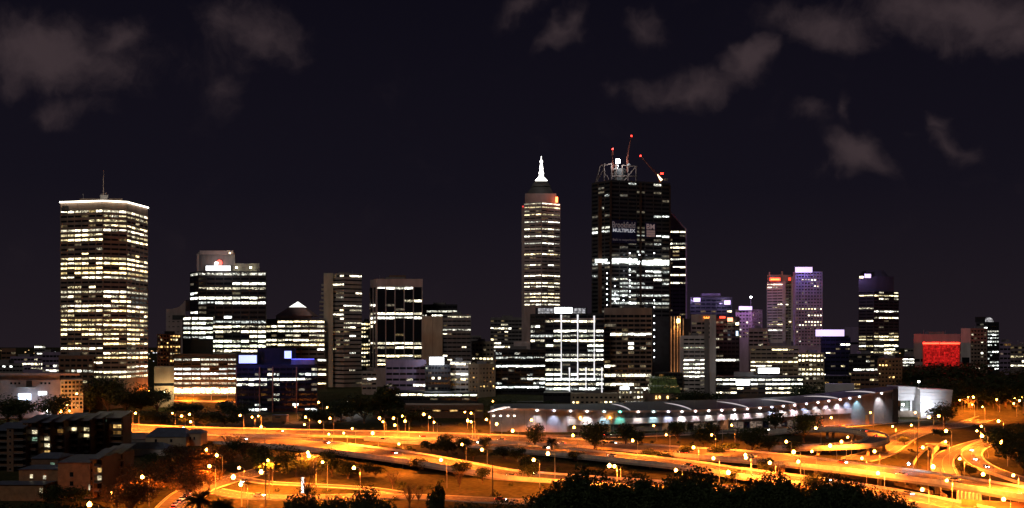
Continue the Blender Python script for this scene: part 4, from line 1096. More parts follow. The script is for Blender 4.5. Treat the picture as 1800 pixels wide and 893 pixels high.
# curved white roof blades, the floodlight on them put into the material as emission
BLADE = glow('white_blade_painted_glow', (1.0, .88, .90), .5)
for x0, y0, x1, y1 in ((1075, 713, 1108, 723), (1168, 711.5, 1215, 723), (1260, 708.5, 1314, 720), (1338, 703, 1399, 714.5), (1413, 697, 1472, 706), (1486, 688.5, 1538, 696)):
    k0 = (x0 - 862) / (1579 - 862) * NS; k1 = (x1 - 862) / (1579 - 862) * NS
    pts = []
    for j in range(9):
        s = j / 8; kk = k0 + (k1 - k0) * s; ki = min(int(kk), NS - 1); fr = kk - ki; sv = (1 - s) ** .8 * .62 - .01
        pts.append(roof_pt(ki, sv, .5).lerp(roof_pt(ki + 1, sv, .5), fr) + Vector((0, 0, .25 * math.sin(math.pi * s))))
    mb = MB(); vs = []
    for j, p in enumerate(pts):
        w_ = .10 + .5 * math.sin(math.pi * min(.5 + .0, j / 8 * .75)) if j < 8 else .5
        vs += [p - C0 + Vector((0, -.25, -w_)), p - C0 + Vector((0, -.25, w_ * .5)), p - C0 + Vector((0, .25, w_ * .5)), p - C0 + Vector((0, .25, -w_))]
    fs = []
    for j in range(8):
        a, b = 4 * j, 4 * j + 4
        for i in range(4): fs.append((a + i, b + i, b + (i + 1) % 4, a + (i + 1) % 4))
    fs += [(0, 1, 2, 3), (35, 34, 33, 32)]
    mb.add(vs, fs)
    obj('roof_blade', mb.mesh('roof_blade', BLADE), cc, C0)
# eave lamps washing the wall
EL = [(944, 'w'), (974, 'b'), (1003, 'w'), (1032, 'w'), (1062, 'c'), (1090, 't'), (1122, 'w'), (1149, 'c'), (1175, 'b'), (1199, 'w'), (1223, 'p'), (1246, 'w'), (1269, 'p'), (1291, 'w'), (1314, 'p'), (1336, 'w'), (1357, 'b'), (1377, 'w'), (1397, 'p'), (1418, 'b'), (1438, 'w'), (1457, 'p'), (1477, 'p'), (1494, 'b'), (1511, 'c'), (1550, 'w')]
LC = {'w': (1, .95, .95), 'b': (.60, .72, 1), 'c': (.45, .85, 1), 't': (.12, .85, .65), 'p': (1, .80, .88)}
for px, c in EL:
    Y, ey, _ = prof(px)
    p = W(px, ey + 2.2, Y - .6)
    l_ = obj('eave_lamp', MB().box((0, 0, 0), (1.1, .5, .8)).mesh('eave_lamp', glow('eave_lamp_glow_' + c, LC[c], 16)), cc, p)
    lamp('SPOT', l_, p + Vector((0, .5, -.4)), (17000 if px < 1480 else 14000) * (.5 if c == 't' else 1), LC[c], .15, 74, (0, .42, -1), .8)
# left entrance with upward lit fins and canopy
rc = glow('canopy_painted_glow', (1, .82, .74), .8)  # canopy glows by its material in place of floodlight falling on it
cl = [W(858, 724.5, 650), W(872, 720, 649), W(886, 716.5, 648), W(897, 715.5, 648)]
obj('entrance_canopy', MB().tube([p - cl[0] for p in cl], [.3, .8, .8, .3], 6).mesh('entrance_canopy', rc), cc, cl[0])
for px in (868, 880, 893, 904):
    p = W(px, 731, 646)
    obj('uplight', MB().box((0, 0, 0), (1.2, .8, .7)).mesh('uplight', glow('uplight_glow', (1, .82, .68), 14)), cc, p)
    lamp('SPOT', cc, p + Vector((0, .3, .6)), 6000, (1, .75, .62), .2, 70, (0, .5, 1), .8)
wbox('end_wall', cc, 862, 868, 720, 768, 655, 40, WALLM)
# right end: dark gable, pale angular hall
wbox('gable_column', cc, 1570, 1579, 683, 745, 729, 40, METAL_DK)
eh = thing('exhibition_hall', 'white angular hall brightly floodlit at the right end of the convention centre', 'building', W(1625, 735, 775))
HM = surf('white_metal_cladding', (.66, .66, .70), rough=.5, var=.08)
def cladding(x0t, x1t, x0b, x1b, yt0, yt1, yb, Y, n, D):
    for j in range(n):
        s0, s1 = j / n, (j + 1) / n - .06 / n
        def at(x, s, yt): return None
        vs = []
        for s in (s0, s1):
            for xt, xb, yt in ((x0t, x0b, yt0), (x1t, x1b, yt1)):
                vs.append(W(xb + (xt - xb) * s, yb + (yt - yb) * s, Y + .05 * (j % 2)))
        c = vs[0].copy(); v2 = [p + Vector((0, D, 0)) for p in vs]
        mb = MB(); mb.add([p - c for p in (vs[0], vs[1], vs[3], vs[2], v2[0], v2[1], v2[3], v2[2])], [(0, 1, 2, 3), (4, 7, 6, 5), (0, 4, 5, 1), (1, 5, 6, 2), (2, 6, 7, 3), (3, 7, 4, 0)])
        obj('cladding_panel', mb.mesh('cladding_panel', HM), eh, c)
cladding(1617, 1675, 1619, 1669, 683, 685, 738, 770, 9, 30)
cladding(1579, 1613, 1579, 1606, 678.5, 680, 704, 778, 4, 24)
wbox('glass_entrance', eh, 1583, 1600, 704, 722, 779, 4, litwin('foyer_glass_green', (.4, .55, .5), .22, .7)); wbox('entrance_frame', eh, 1600, 1603, 704, 722, 777, 3, HM); wbox('lower_wall', eh, 1579, 1619, 722, 742, 780, 10, surf('tan_lower_wall', (.4, .32, .26)))
wbox('side_wall', eh, 1604, 1618, 690, 738, 782, 8, CONC_GRY)
for px, pw in ((1632, 15000), (1645, 9000)):
    p = W(px, 733, 752); lo = obj('ground_flood', MB().box((0, 0, 0), (1, .8, .6)).mesh('ground_flood', glow('ground_flood_glow', (.95, .97, 1), 8)), eh, p)
    lamp('SPOT', eh, p + Vector((0, .5, .6)), pw * 2.0, (.90, .93, 1), .2, 95, (0, 1, .62), .9)
p = W(1587, 711, 766); obj('entrance_lamp', MB().box((0, 0, 0), (1.4, .8, 1.4)).mesh('entrance_lamp', glow('entrance_lamp_glow', (1, .97, .85), 45)), eh, p); lamp('POINT', eh, p + Vector((0, -1.2, 0)), 2200, (1, .95, .85), .4)
p = W(1615, 671, 790); obj('roof_lamp', MB().box((0, 0, 0), (1.2, .8, 1.2)).mesh('roof_lamp', glow('entrance_lamp_glow', (1, .97, .85), 45)), eh, p); obj('roof_lamp_post', MB().tube([(0, 0, -6), (0, 0, -.4)], .15, 5).mesh('roof_lamp_post', METAL), eh, p)
wbox('rear_drum', cc, 1450, 1502, 675, 690, 790, 14, HM)

# ------------------------------------------------------------------ white block, apartments and houses at the left
wh = tower('office_block', 'white rendered block with small square windows and bright blue-white entrance light', [(-30, 752), (105, 752)], 657, 14, 130, CONC_WHT, '0', 'white', 20, bot=664, cap=5, piers=False, rooftop=False, slab=False)
wbox('front_wall', wh, -30, 105.5, 668, 735, 750, 4, surf('white_render', (.50, .40, .40)))
wbox('roof_edge', wh, -30, 140, 656.5, 660, 747, 6, surf('pink_roof_edge', (.5, .33, .3)))
for x in (18, 25, 32, 71, 78, 85): wbox('window_pane', wh, x, x + 3.4, 672, 675.5, 749.8, .3, GLASS)
wbox('dark_recess_panel', wh, 46, 56, 669, 680, 749.6, .5, METAL_DK)  # dark panel on the wall face stands in for a shaded recess
wbox('lit_window', wh, 67, 82, 688, 694.5, 749.7, .5, glow('lit_shop_window', (.9, .95, 1), 3, True))
wbox('entrance_canopy', wh, 30, 62, 681, 682.5, 744, 6, CONC_WHT)
wbox('lit_entrance', wh, 32, 54, 692, 703, 749.6, .5, glow('lit_entrance_glow', (.62, .80, 1), 3.2, True))
lamp('POINT', wh, W(44, 696, 741), 2600, (.6, .8, 1), .5)
gw = tower('office_block', 'gridded wing of pale square frames lit orange beside the white block', [(106, 750), (146, 762)], 668, 7.4, 6.2, CONC_WHT, '0000000', 'amber', 18, bot=722, cap=1.2, pierw=.22, winf=.75, pier_out=.5, rooftop=False)

for x_, y_, pw in ((135, 692, 9000), (118, 712, 7000)):
    p = W(x_, y_, 741); l_ = obj('wall_lamp', MB().box((0, 0, 0), (1.1, .8, 1.0)).mesh('wall_lamp', glow('sodium_wall_lamp', (1, .42, .08), 40)), gw, p); obj('lamp_bracket', MB().box((0, 4.5, 0), (.15, 8.5, .15)).mesh('lamp_bracket', METAL_DK), l_, p)
    lamp('POINT', gw, p + Vector((0, -1.5, -.5)), pw, (1, .32, .05), .3)
p = W(289, 689, 792); obj('flood_lamp', MB().box((0, 0, 0), (1.2, .8, .7)).mesh('flood_lamp', glow('yellow_flood_light', (1, .9, .5), 25)), wb, p); lamp('POINT', wb, p + Vector((0, -2, 1)), 11000, (1, .66, .30), .4)
WIN_A = litwin('flat_window_amber', TINTS['amber'], .7); WIN_C = litwin('flat_window_cream', (1, .88, .62), .75); WIN_G = litwin('window_light_green_tv', (.45, .8, .62), .35)
def apartments(label, units, base_py, mat, floors, lits_at, loc):
    """staggered apartment block: each unit is a projecting pier of wall with a recessed balcony bay beside it; units: (px0, px1, top_py, Y)"""
    t = thing('apartment_block', label, 'apartment block', loc)
    for i, (x0, x1, yt, Y) in enumerate(units):
        a, b, c = W(x0, yt, Y), W(x1, yt, Y), W(x0, base_py, Y)
        zb = terrain(a.x, Y) - .5; h = a.z - zb; w = b.x - a.x; sw = w * .42
        obj('wall', MB().box((sw / 2, 7, h / 2), (sw, 14, h)).mesh('wall', mat), t, (a.x, Y, zb))
        obj('bay_back_wall', MB().box(((w + sw) / 2, 8.5, h / 2), (w - sw, 11, h)).mesh('bay_back_wall', surf('dark_render', (.10, .07, .055))), t, (a.x, Y, zb))
        fh = h / floors
        for f in range(floors):
            z = zb + f * fh
            if f: obj('balcony_slab', MB().box(((w + sw) / 2, 1.6, 0), (w - sw, 3.0, .25)).mesh('balcony_slab', CONC_GRY), t, (a.x, Y, z))
            if f: obj('balcony_rail', MB().box(((w + sw) / 2, .25, .55), (w - sw - .1, .12, .95)).mesh('balcony_rail', mat if f % 2 else METAL_DK), t, (a.x, Y, z + .1))
            m = lits_at.get((i, f)) or GLASS
            obj('window_pane', MB().box(((w + sw) / 2, 2.9, fh * .5), ((w - sw) * .7, .15, fh * .55)).mesh('window_pane', m), t, (a.x, Y, z))
            m = lits_at.get((i, f, 'w')) or GLASS
            wp = obj('window_pane', MB().box((sw * .5, -.04, fh * .55), (sw * .26, .12, fh * .34)).mesh('window_pane', m), t, (a.x, Y, z))
            obj('window_sill', MB().box((sw * .5, -.12, fh * .35), (sw * .34, .25, .12)).mesh('window_sill', CONC), wp, (a.x, Y, z))
        mb = MB(); r0 = 1.0
        mb.add([(-.4, -.5, h), (w + .4, -.5, h), (w + .4, 15, h + 2.6), (-.4, 15, h + 2.6), (-.4, -.5, h - .3), (w + .4, -.5, h - .3), (w + .4, 15, h + 2.3), (-.4, 15, h + 2.3)], [(0, 1, 2, 3), (7, 6, 5, 4), (4, 5, 1, 0), (5, 6, 2, 1), (6, 7, 3, 2), (7, 4, 0, 3)])
        obj('roof', mb.mesh('roof', ROOFBLUE), t, (a.x, Y, zb))
    return t
apartments('tall dark brick apartment block with staggered bays at left, behind the lower one',
           [(-16, 12, 756, 452), (12, 40, 752, 450), (40, 62, 742, 455), (62, 84, 742, 460), (84, 108, 741, 466), (108, 132, 738, 474), (132, 154, 739, 480), (154, 178, 735, 488), (178, 212, 734, 494)], 850, BRICK, 7,
           {(2, 5): WIN_C, (2, 4): WIN_G, (3, 4): WIN_C, (3, 3): WIN_C, (2, 3, 'w'): WIN_C, (4, 5): lits('amber')[2], (5, 5): lits('warm')[1], (6, 5): lits('warm')[1], (6, 4): lits('warm')[1], (8, 5): lits('amber')[1], (8, 4): lits('amber')[2], (3, 2): lits('amber')[1], (8, 6, 'w'): WIN_G}, W(90, 850, 460))
ap2 = apartments('lower orange-lit apartment block with blue-grey roof at left foreground',
           [(158, 174, 806, 372), (174, 190, 801, 382), (190, 212, 797, 392)], 885, BRICK_ORG, 5,
           {(0, 3): lits('amber')[1], (0, 2): WIN_C, (1, 2): lits('amber')[1]}, W(150, 885, 372))
def house_box(root, x0, x1, yt, yb, Y, D, mat, wins=(), roof=1.2, winm=None):
    a, b = W(x0, yt, Y), W(x1, yt, Y); zb = terrain(a.x, Y) - .5; h = a.z - zb; w = b.x - a.x
    wl = obj('wall', MB().box((w / 2, D / 2, h / 2), (w, D, h)).mesh('wall', mat), root, (a.x, Y, zb))
    mb = MB(); r = roof
    mb.add([(-.5, -.6, h), (w + .5, -.6, h), (w + .5, D + .6, h), (-.5, D + .6, h), (w * .15, D * .5, h + r), (w * .85, D * .5, h + r)], [(0, 1, 5, 4), (1, 2, 5), (2, 3, 4, 5), (3, 0, 4), (3, 2, 1, 0)])
    obj('roof', mb.mesh('roof', ROOFBLUE), root, (a.x, Y, zb + .02))
    for (wx, wy, ww, whh, m) in wins:
        p = W(wx, wy, Y); q = W(wx + ww, wy + whh, Y)
        f_ = obj('window', MB().box(((q.x - p.x) / 2, 0, (q.z - p.z) / 2), (q.x - p.x, .16, p.z - q.z)).mesh('window', m), root, (p.x, Y - .03, p.z))
        obj('window_sill', MB().box(((q.x - p.x) / 2, -.1, (q.z - p.z) - .1), (q.x - p.x + .3, .3, .15)).mesh('window_sill', CONC), f_, (p.x, Y - .03, p.z))
house_box(ap2, 102, 158.5, 813, 885, 371, 22, BRICK_ORG, [(123, 830, 6, 8, GLASS), (123, 846, 6, 8, GLASS), (156, 852, 2.5, 9, WIN_C)], 2.0)
house_box(ap2, 55, 102, 806, 845, 392, 14, BRICK, [(89, 813, 7, 8, WIN_G)], 1.8)
house_box(ap2, 33, 102, 825, 880, 376, 14, BRICK_ORG, [(53, 834, 5, 7, WIN_C), (76, 836, 5, 6, lits('cream')[1])], 1.0)
lh = thing('house', 'low flat orange-lit outbuilding at the bottom left corner', 'house', W(30, 878, 366)); house_box(lh, -20, 76, 852, 880, 366, 10, BRICK_ORG, [(70, 858, 5, 8, WIN_C)], .6)
h1 = thing('house', 'cream two-storey house with dark hip roof in front of the freeway', 'house', W(295, 800, 560)); house_box(h1, 256, 327, 768, 800, 560, 16, CONC_TAN, [(272, 772, 4, 5, GLASS), (299, 772, 4, 5, GLASS), (272, 783, 8, 5, METAL_DK), (299, 784, 6, 5, GLASS), (304, 793, 3.5, 4, WIN_A)], 5.0)
house_box(h1, 326, 353, 762, 795, 566, 12, CONC_TAN, [(333, 768, 3, 5, GLASS), (340, 768, 3, 5, GLASS)], 2.0)
h2 = thing('house', 'long low house with blue-grey roof right of the apartments', 'house', W(245, 805, 520)); house_box(h2, 208, 290, 789, 806, 515, 14, CONC_WHT, [(222, 793, 4, 4, GLASS)], 3.0)
h3 = thing('shed', 'blue-roofed shed between the apartments and the cream house', 'shed', W(230, 785, 590)); house_box(h3, 205, 258, 772, 790, 585, 14, CONC_GRY, [], 3.5)
bx_ = thing('kiosk', 'small orange-lit utility hut below the dark blue office', 'hut', W(490, 742, 735)); house_box(bx_, 478, 503, 730, 742, 735, 8, BRICK_ORG, [(484, 732, 9, 2.5, METAL_DK)], .4)

# ------------------------------------------------------------------ tunnel portal and underpass walls
tp = thing('tunnel_portal', 'concrete tunnel portal with red-lit mouth among the slip roads', 'tunnel', GT(1648, 792))
P0 = GT(1648, 790)
mb = MB(); mb.box((-4.0, 0, 1.1), (1.0, 9, 2.2)); mb.box((4.0, 0, 1.1), (1.0, 9, 2.2)); mb.box((0, 0, 2.7), (10, 9.5, 1.0))
obj('portal_frame', mb.mesh('portal_frame', CONC_GRY), tp, P0)
obj('dark_mouth_panel', MB().box((0, 3.8, 1.1), (7, .5, 2.2)).mesh('dark_mouth_panel', METAL_DK), tp, P0)  # dark panel stands in for the shade inside the opening
w1 = [GT(1663, 782), GT(1650, 790), GT(1641, 799), GT(1639, 808)]
mb = MB(); strip_wall(mb, [p - P0 + Vector((0, 0, 1.6)) for p in resample(w1, 16)], -2.4, 1.6, .6); obj('wing_wall', mb.mesh('wing_wall', PARAPET), tp, P0)
w1 = [GT(1632, 788), GT(1615, 803), GT(1606, 818)]
mb = MB(); strip_wall(mb, [p - P0 + Vector((0, 0, .8)) for p in resample(w1, 12)], -1.6, .8, .5); obj('wing_wall', mb.mesh('wing_wall', PARAPET), tp, P0)
obj('added_red_bar', MB().box((0, 0, 2.0), (5, .3, .3)).mesh('added_red_bar', S_RED), tp, P0 + Vector((0, 3.5, 0)))  # glowing bar added to redden the mouth, stands for car tail lights
for i, (x0, y0, x1, y1, lab) in enumerate(((1572, 853, 1640, 868, 'yellow-lit stepped block wall at the lower right'), (1632, 852, 1664, 876, 'low curved concrete barrier at the lower right underpass'))):
    a, b = GT(x0, y0), GT(x1, y1)
    wl = thing('retaining_wall', lab, 'wall', a); n_ = 10 if i == 0 else 6
    for k in range(n_):
        p = a.lerp(b, (k + .5) / n_); d = (b - a) / n_; hh = 2.6 if (k % 3) and i == 0 else 1.3
        obj('wall_block', MB().box((0, 0, hh / 2), (d.length * .94, .5, hh), math.atan2(d.y, d.x)).mesh('wall_block', CONC_TAN), wl, p)
wl = thing('underpass_wall', 'tall orange-lit retaining wall with pillars at the lower right corner', 'wall', GT(1740, 893))
for k in range(7):
    p = GT(1684 + k * 6.5, 880 + k * 1.0); obj('pillar', MB().box((0, 0, 2), (.9, .9, 4)).mesh('pillar', PARAPET), wl, p)
a, b = GT(1690, 893), GT(1870, 905); mb = MB(); strip_wall(mb, [a - a, (b - a) * .5, b - a], 0, 3.4, .7); obj('wall', mb.mesh('wall', BRICK_ORG), wl, a)

# ------------------------------------------------------------------ street lamps
def ordinal(n):
    return ['leftmost', 'second', 'third', 'fourth', 'fifth', 'sixth', 'seventh', 'eighth', 'ninth', 'tenth', 'eleventh', 'twelfth', 'thirteenth', 'fourteenth', 'fifteenth', 'sixteenth', 'seventeenth', 'eighteenth', 'nineteenth', 'twentieth'][n]
SOD = (1.0, .195, .014)
LENS = glow('sodium_lamp_glow', (1.0, .38, .055), 60); LENSW = glow('white_lamp_glow', (.90, .95, 1), 60); LENSR = glow('red_lamp_glow', (1, .20, .08), 30); LENSB = glow('cyan_lamp_glow', (.35, .75, 1), 60)
POLEM = surf('lamp_pole_paint', (.45, .42, .38), rough=.5, var=.1)
def lamp_meshes(h, k):
    pole = MB().tube([(0, 0, -.3), (0, 0, h * .5), (0, 0, h)], [.17 * k, .13 * k, .09 * k], 6).mesh('pole', POLEM)
    arm = MB().tube([(0, 0, h - .1), (-.8 * k, 0, h + .35), (-2.0 * k, 0, h + .5)], [.09 * k, .08 * k, .07 * k], 5).mesh('arm', POLEM)
    head = MB(); head.prism([(-3.2 * k, -.3 * k), (-1.9 * k, -.22 * k), (-1.9 * k, .22 * k), (-3.2 * k, .3 * k)], h + .42, h + .62 * 1.0 + .06, 0, [(-3.0 * k, -.18 * k), (-2.0 * k, -.14 * k), (-2.0 * k, .14 * k), (-3.0 * k, .18 * k)])
    lens = MB().tube([(-3.15 * k, 0, h + .36), (-2.85 * k, 0, h + .22), (-2.3 * k, 0, h + .22), (-2.0 * k, 0, h + .36)], [.2 * k, .68 * k, .68 * k, .2 * k], 8)
    return pole, arm, head.mesh('lamp_head', METAL), lens
_lm = {}
def street_light(root, loc, power, col, kind):
    """street luminaire: throws more light to the sides than straight down, as road optics do"""
    o = lamp(kind, root, loc, power, col, .25, 164, (0, 0, -1), .35)
    if kind != 'SPOT': return
    key = (round(power), col)
    if key in _ld:
        old = o.data; o.data = _ld[key]; bpy.data.lights.remove(old); return
    ld = o.data; ld.use_nodes = True; t = ld.node_tree; em = t.nodes['Emission']
    g = t.nodes.new('ShaderNodeNewGeometry'); s = t.nodes.new('ShaderNodeSeparateXYZ'); t.links.new(g.outputs['Incoming'], s.inputs[0])
    a = t.nodes.new('ShaderNodeMath'); a.operation = 'ABSOLUTE'; t.links.new(s.outputs['Z'], a.inputs[0])
    b = t.nodes.new('ShaderNodeMath'); b.operation = 'POWER'; t.links.new(a.outputs[0], b.inputs[0]); b.inputs[1].default_value = -2.2
    c = t.nodes.new('ShaderNodeMath'); c.operation = 'MINIMUM'; t.links.new(b.outputs[0], c.inputs[0]); c.inputs[1].default_value = 7.0
    d = t.nodes.new('ShaderNodeMath'); d.operation = 'MULTIPLY'; t.links.new(c.outputs[0], d.inputs[0]); d.inputs[1].default_value = .36
    t.links.new(d.outputs[0], em.inputs['Strength'])
    _ld[key] = ld
_ld = {}
def street_lamp(px, py, label, group, h=12.0, k=1.0, col='s', power=2600, kind='SPOT'):
    # head sits at 2.6 k to the camera-left of the pole
    p = GT(px, py, h + .3)
    k = k * RND.choice((.8, 1.0, 1.0, 1.25))
    lensm = {'s': LENS, 'w': LENSW, 'r': LENSR, 'b': LENSB}[col]
    key = (h, k, col)
    if key not in _lm:
        a, b, c, l = lamp_meshes(h, k); _lm[key] = (a, b, c, l.mesh('lens', lensm))
    a, b, c, l = _lm[key]
    bx = p + Vector((2.6 * k, 0, 0)); bx.z = terrain(bx.x, bx.y)
    r = thing('street_lamp', label, 'street lamp', bx, group)
    obj('pole', a, r, bx); obj('arm', b, r, bx); hd = obj('lamp_head', c, r, bx); obj('lens', l, hd, bx)
    street_light(r, bx + Vector((-2.6 * k, 0, h - .45)), power * 32 * RND.choice((.75, 1.0, 1.25)), {'s': SOD, 'w': (.9, .95, 1), 'r': (1, .3, .1), 'b': (.4, .75, 1)}[col], kind)
ROWS = [
 ('street lamp {} from left in the row before the white block', [(53, 717), (107, 723), (122, 722)], dict(h=9, power=700, kind='POINT')),
 ('lamp {} from left on the bright plaza under the cream-lit tower', [(215, 690), (262, 687), (303, 687), (320, 686), (336, 688), (365, 689), (395, 690)], dict(h=7, power=1500, kind='POINT')),
 ('lamp {} from left in the tight cluster above the freeway end at left', [(222, 727), (229, 723), (238, 726), (228, 735)], dict(h=12, power=2200)),
 ('lamp {} from left in the cluster behind the cream house roof', [(303, 726), (319, 731), (333, 728), (335, 741)], dict(h=12, power=2200)),
 ('lamp {} from left in front of the dark blue office', [(422, 730), (443, 733), (454, 731), (459, 750), (537, 733), (535, 746), (562, 741), (580, 735)], dict(h=12, power=2400)),
 ('lamp {} from left along the far freeway carriageway, left half', [(578, 763), (604, 761), (619, 753), (655, 761), (701, 780), (812, 781), (847, 790), (901, 757)], dict(h=12, power=3600)),
 ('lamp {} from left in the row before the low brown shed', [(667, 735), (673, 741), (692, 735), (694, 747), (707, 731), (712, 740)], dict(h=12, power=2200)),
 ('lamp {} from left in the group left of the convention centre', [(745, 728), (755, 733), (763, 742), (817, 724), (822, 739), (828, 726), (828, 741), (855, 737), (866, 705), (873, 745)], dict(h=12, power=2200)),
 ('lamp {} from left around the grassy junction at lower left', [(250, 838), (363, 790), (368, 819), (381, 800), (410, 838), (420, 822), (423, 851), (459, 829), (471, 809)], dict(h=11, power=3200)),
 ('lamp {} from left along the exit carriageway', [(541, 795), (543, 801), (567, 812), (622, 822), (775, 808), (938, 808), (963, 797), (1071, 818), (1080, 819), (1188, 826)], dict(h=12, power=3800)),
 ('lamp {} from left on the road below the convention centre wall', [(934, 738), (1007, 765), (1009, 751), (1020, 734), (1072, 734), (1138, 731), (1149, 748), (1157, 731), (1213, 716), (1247, 714), (1334, 711), (1357, 716), (1434, 752), (1461, 734), (1467, 715)], dict(h=10, power=1500)),
 ('lamp {} from left along the freeway, middle', [(1112, 774), (1171, 764), (1219, 786), (1251, 764), (1254, 805), (1280, 830), (1286, 747), (1310, 799), (1311, 804), (1353, 813), (1382, 776), (1395, 794), (1403, 811), (1427, 793)], dict(h=12, power=3400)),
 ('lamp {} from left around the loop ramp', [(1459, 783), (1479, 776), (1490, 768), (1515, 805), (1530, 725), (1537, 793), (1543, 831), (1569, 749), (1575, 714), (1602, 747)], dict(h=12, power=3600)),
 ('lamp {} from left among the slip roads at right', [(1609, 725), (1622, 786), (1633, 733), (1640, 820), (1650, 731), (1662, 776), (1663, 757), (1664, 844), (1687, 806), (1717, 757), (1725, 749), (1726, 766), (1728, 833), (1755, 740), (1760, 777), (1781, 835)], dict(h=12, power=3600)),
 ('lamp {} from left in the far cluster right of the white hall', [(1687, 703), (1692, 697), (1702, 698), (1709, 711), (1711, 698), (1727, 715), (1752, 702), (1779, 695), (1782, 709), (1783, 699), (1787, 692), (1792, 704), (1796, 699)], dict(h=11, power=2400)),
 ('lamp {} from left low beside the orange apartments', [(157, 886), (196, 866)], dict(h=6, power=550, kind='POINT')),
 ('lamp {} from left at the lower right underpass', [(1435, 862), (1621, 860), (1764, 877)], dict(h=6, power=1300)),
]
for pat, pts, kw in ROWS:
    for i, (x, y) in enumerate(sorted(pts)):
        street_lamp(x, y, 'orange ' + pat.format(ordinal(i)), 'orange street lamps', **kw)
street_lamp(83, 722, 'bluish-white lamp before the white block at left', 'white street lamps', 8, 1.0, 'w', 700)
street_lamp(519, 715, 'reddish lamp on a pole beside the orange-lit utility hut', 'red lamps', 10, 1.0, 'r', 700)
street_lamp(1597, 815, 'blue-white lamp beside the tunnel approach at right', 'white street lamps', 9, 1.0, 'b', 12)
street_lamp(612, 706, 'small white lamp between the dark blue office and the banded tower', 'white street lamps', 7, 1.0, 'w', 900)
for i, (x, y) in enumerate(((560, 707), (575, 716), (740, 716), (1615, 668), (1640, 655), (1660, 668), (1690, 660), (1735, 680), (1766, 684), (1770, 645), (1795, 640))):
    street_lamp(x, y, 'small distant warm lamp, {} from left among the far street lights'.format(ordinal(i)), 'far street lights', 7, 1.0, 's', 600)
ls = thing('light_column', 'short glowing white sign pillar on the grass near the junction', 'sign', GT(532, 868))
obj('light_box', MB().box((0, 0, 3.6), (1.0, .5, 6.4)).mesh('light_box', glow('pillar_sign_glow', (.95, .97, 1), 3, True)), ls, GT(532, 868)); obj('plinth', MB().box((0, 0, .2), (1.4, .9, .5)).mesh('plinth', CONC), ls, GT(532, 868))
for x, y, hh, lab in ((1613, 842, 24, 'tall dark unlit mast beside the tunnel approach'), (467, 893, 22, 'tall thin dark pole before the junction'), (866, 872, 14, 'thin dark pole on the park verge'), (1270, 788, 12, 'pale pole beside the grassy bank')):
    p = GT(x, y); tag(obj('pole', MB().tube([(0, 0, -.3), (0, 0, hh)], [.28, .14], 6).mesh('pole', METAL_DK if 'dark' in lab else POLEM), None, p), lab, 'pole')

# ------------------------------------------------------------------ trees
def leafmat(name, c, var=.5):
    m, t, b = new_mat(name)
    g = t.nodes.new('ShaderNodeNewGeometry'); n1 = t.nodes.new('ShaderNodeTexNoise'); n1.inputs['Scale'].default_value = .8; n1.inputs['Detail'].default_value = 4
    t.links.new(g.outputs['Position'], n1.inputs['Vector'])
    r = t.nodes.new('ShaderNodeValToRGB'); r.color_ramp.elements[0].position = .35; r.color_ramp.elements[1].position = .65
    r.color_ramp.elements[0].color = (*[x * (1 - var) for x in c], 1); r.color_ramp.elements[1].color = (*[x * (1 + var) for x in c], 1)
    t.links.new(n1.outputs['Fac'], r.inputs[0]); t.links.new(r.outputs[0], b.inputs['Base Color'])
    b.inputs['Roughness'].default_value = .7; b.inputs['Specular IOR Level'].default_value = .2
    return m
LEAF = leafmat('eucalypt_leaves', (.045, .060, .022)); LEAFD = leafmat('dark_fig_leaves', (.030, .045, .016)); LEAFR = leafmat('autumn_leaves', (.10, .055, .025)); LEAFP = leafmat('palm_leaves', (.026, .036, .012))
BARK = surf('bark', (.12, .085, .06), scale=1.2)
def crown_mesh(rnd, W_, H_, z0, ncl, nleaf, ls, mat, flat=1.0):
    """leaf-sized faces spread over clumps through the crown's volume; unit height 10 m"""
    vs, fs = [], []
    cl = []
    for _ in range(ncl):
        while True:
            p = Vector((rnd.uniform(-1, 1), rnd.uniform(-1, 1), rnd.uniform(-1, 1)))
            if .25 < p.length < 1: break
        cl.append((Vector((p.x * W_ * .36, p.y * W_ * .36, z0 + H_ / 2 + p.z * H_ * .36 * flat)), rnd.uniform(.16, .30) * min(W_, H_)))
    per = nleaf // ncl
    for c, r in cl:
        for _ in range(per):
            d = Vector((rnd.gauss(0, 1), rnd.gauss(0, 1), rnd.gauss(0, .8))).normalized()
            p = c + d * r * rnd.uniform(.55, 1.08) ** .6
            n = (d + Vector((rnd.gauss(0, .6), rnd.gauss(0, .6), rnd.gauss(0, .6)))).normalized()
            a = n.orthogonal().normalized(); a = Matrix.Rotation(rnd.uniform(0, 6.28), 3, n) @ a; b = n.cross(a)
            s = ls * rnd.uniform(.6, 1.4)
            o = len(vs); vs += [p - a * s, p - b * s * .45, p + a * s, p + b * s * .45]; fs.append((o, o + 1, o + 2, o + 3))
    zt = max(p.z for p in vs); kz = (10.0 - z0) / (zt - z0)      # crown reaches the tree's full height
    for p in vs: p.z = z0 + (p.z - z0) * kz
    cl = [(Vector((c.x, c.y, z0 + (c.z - z0) * kz)), r) for c, r in cl]
    mb = MB(); mb.add(vs, fs)
    return mb.mesh('crown', mat), cl
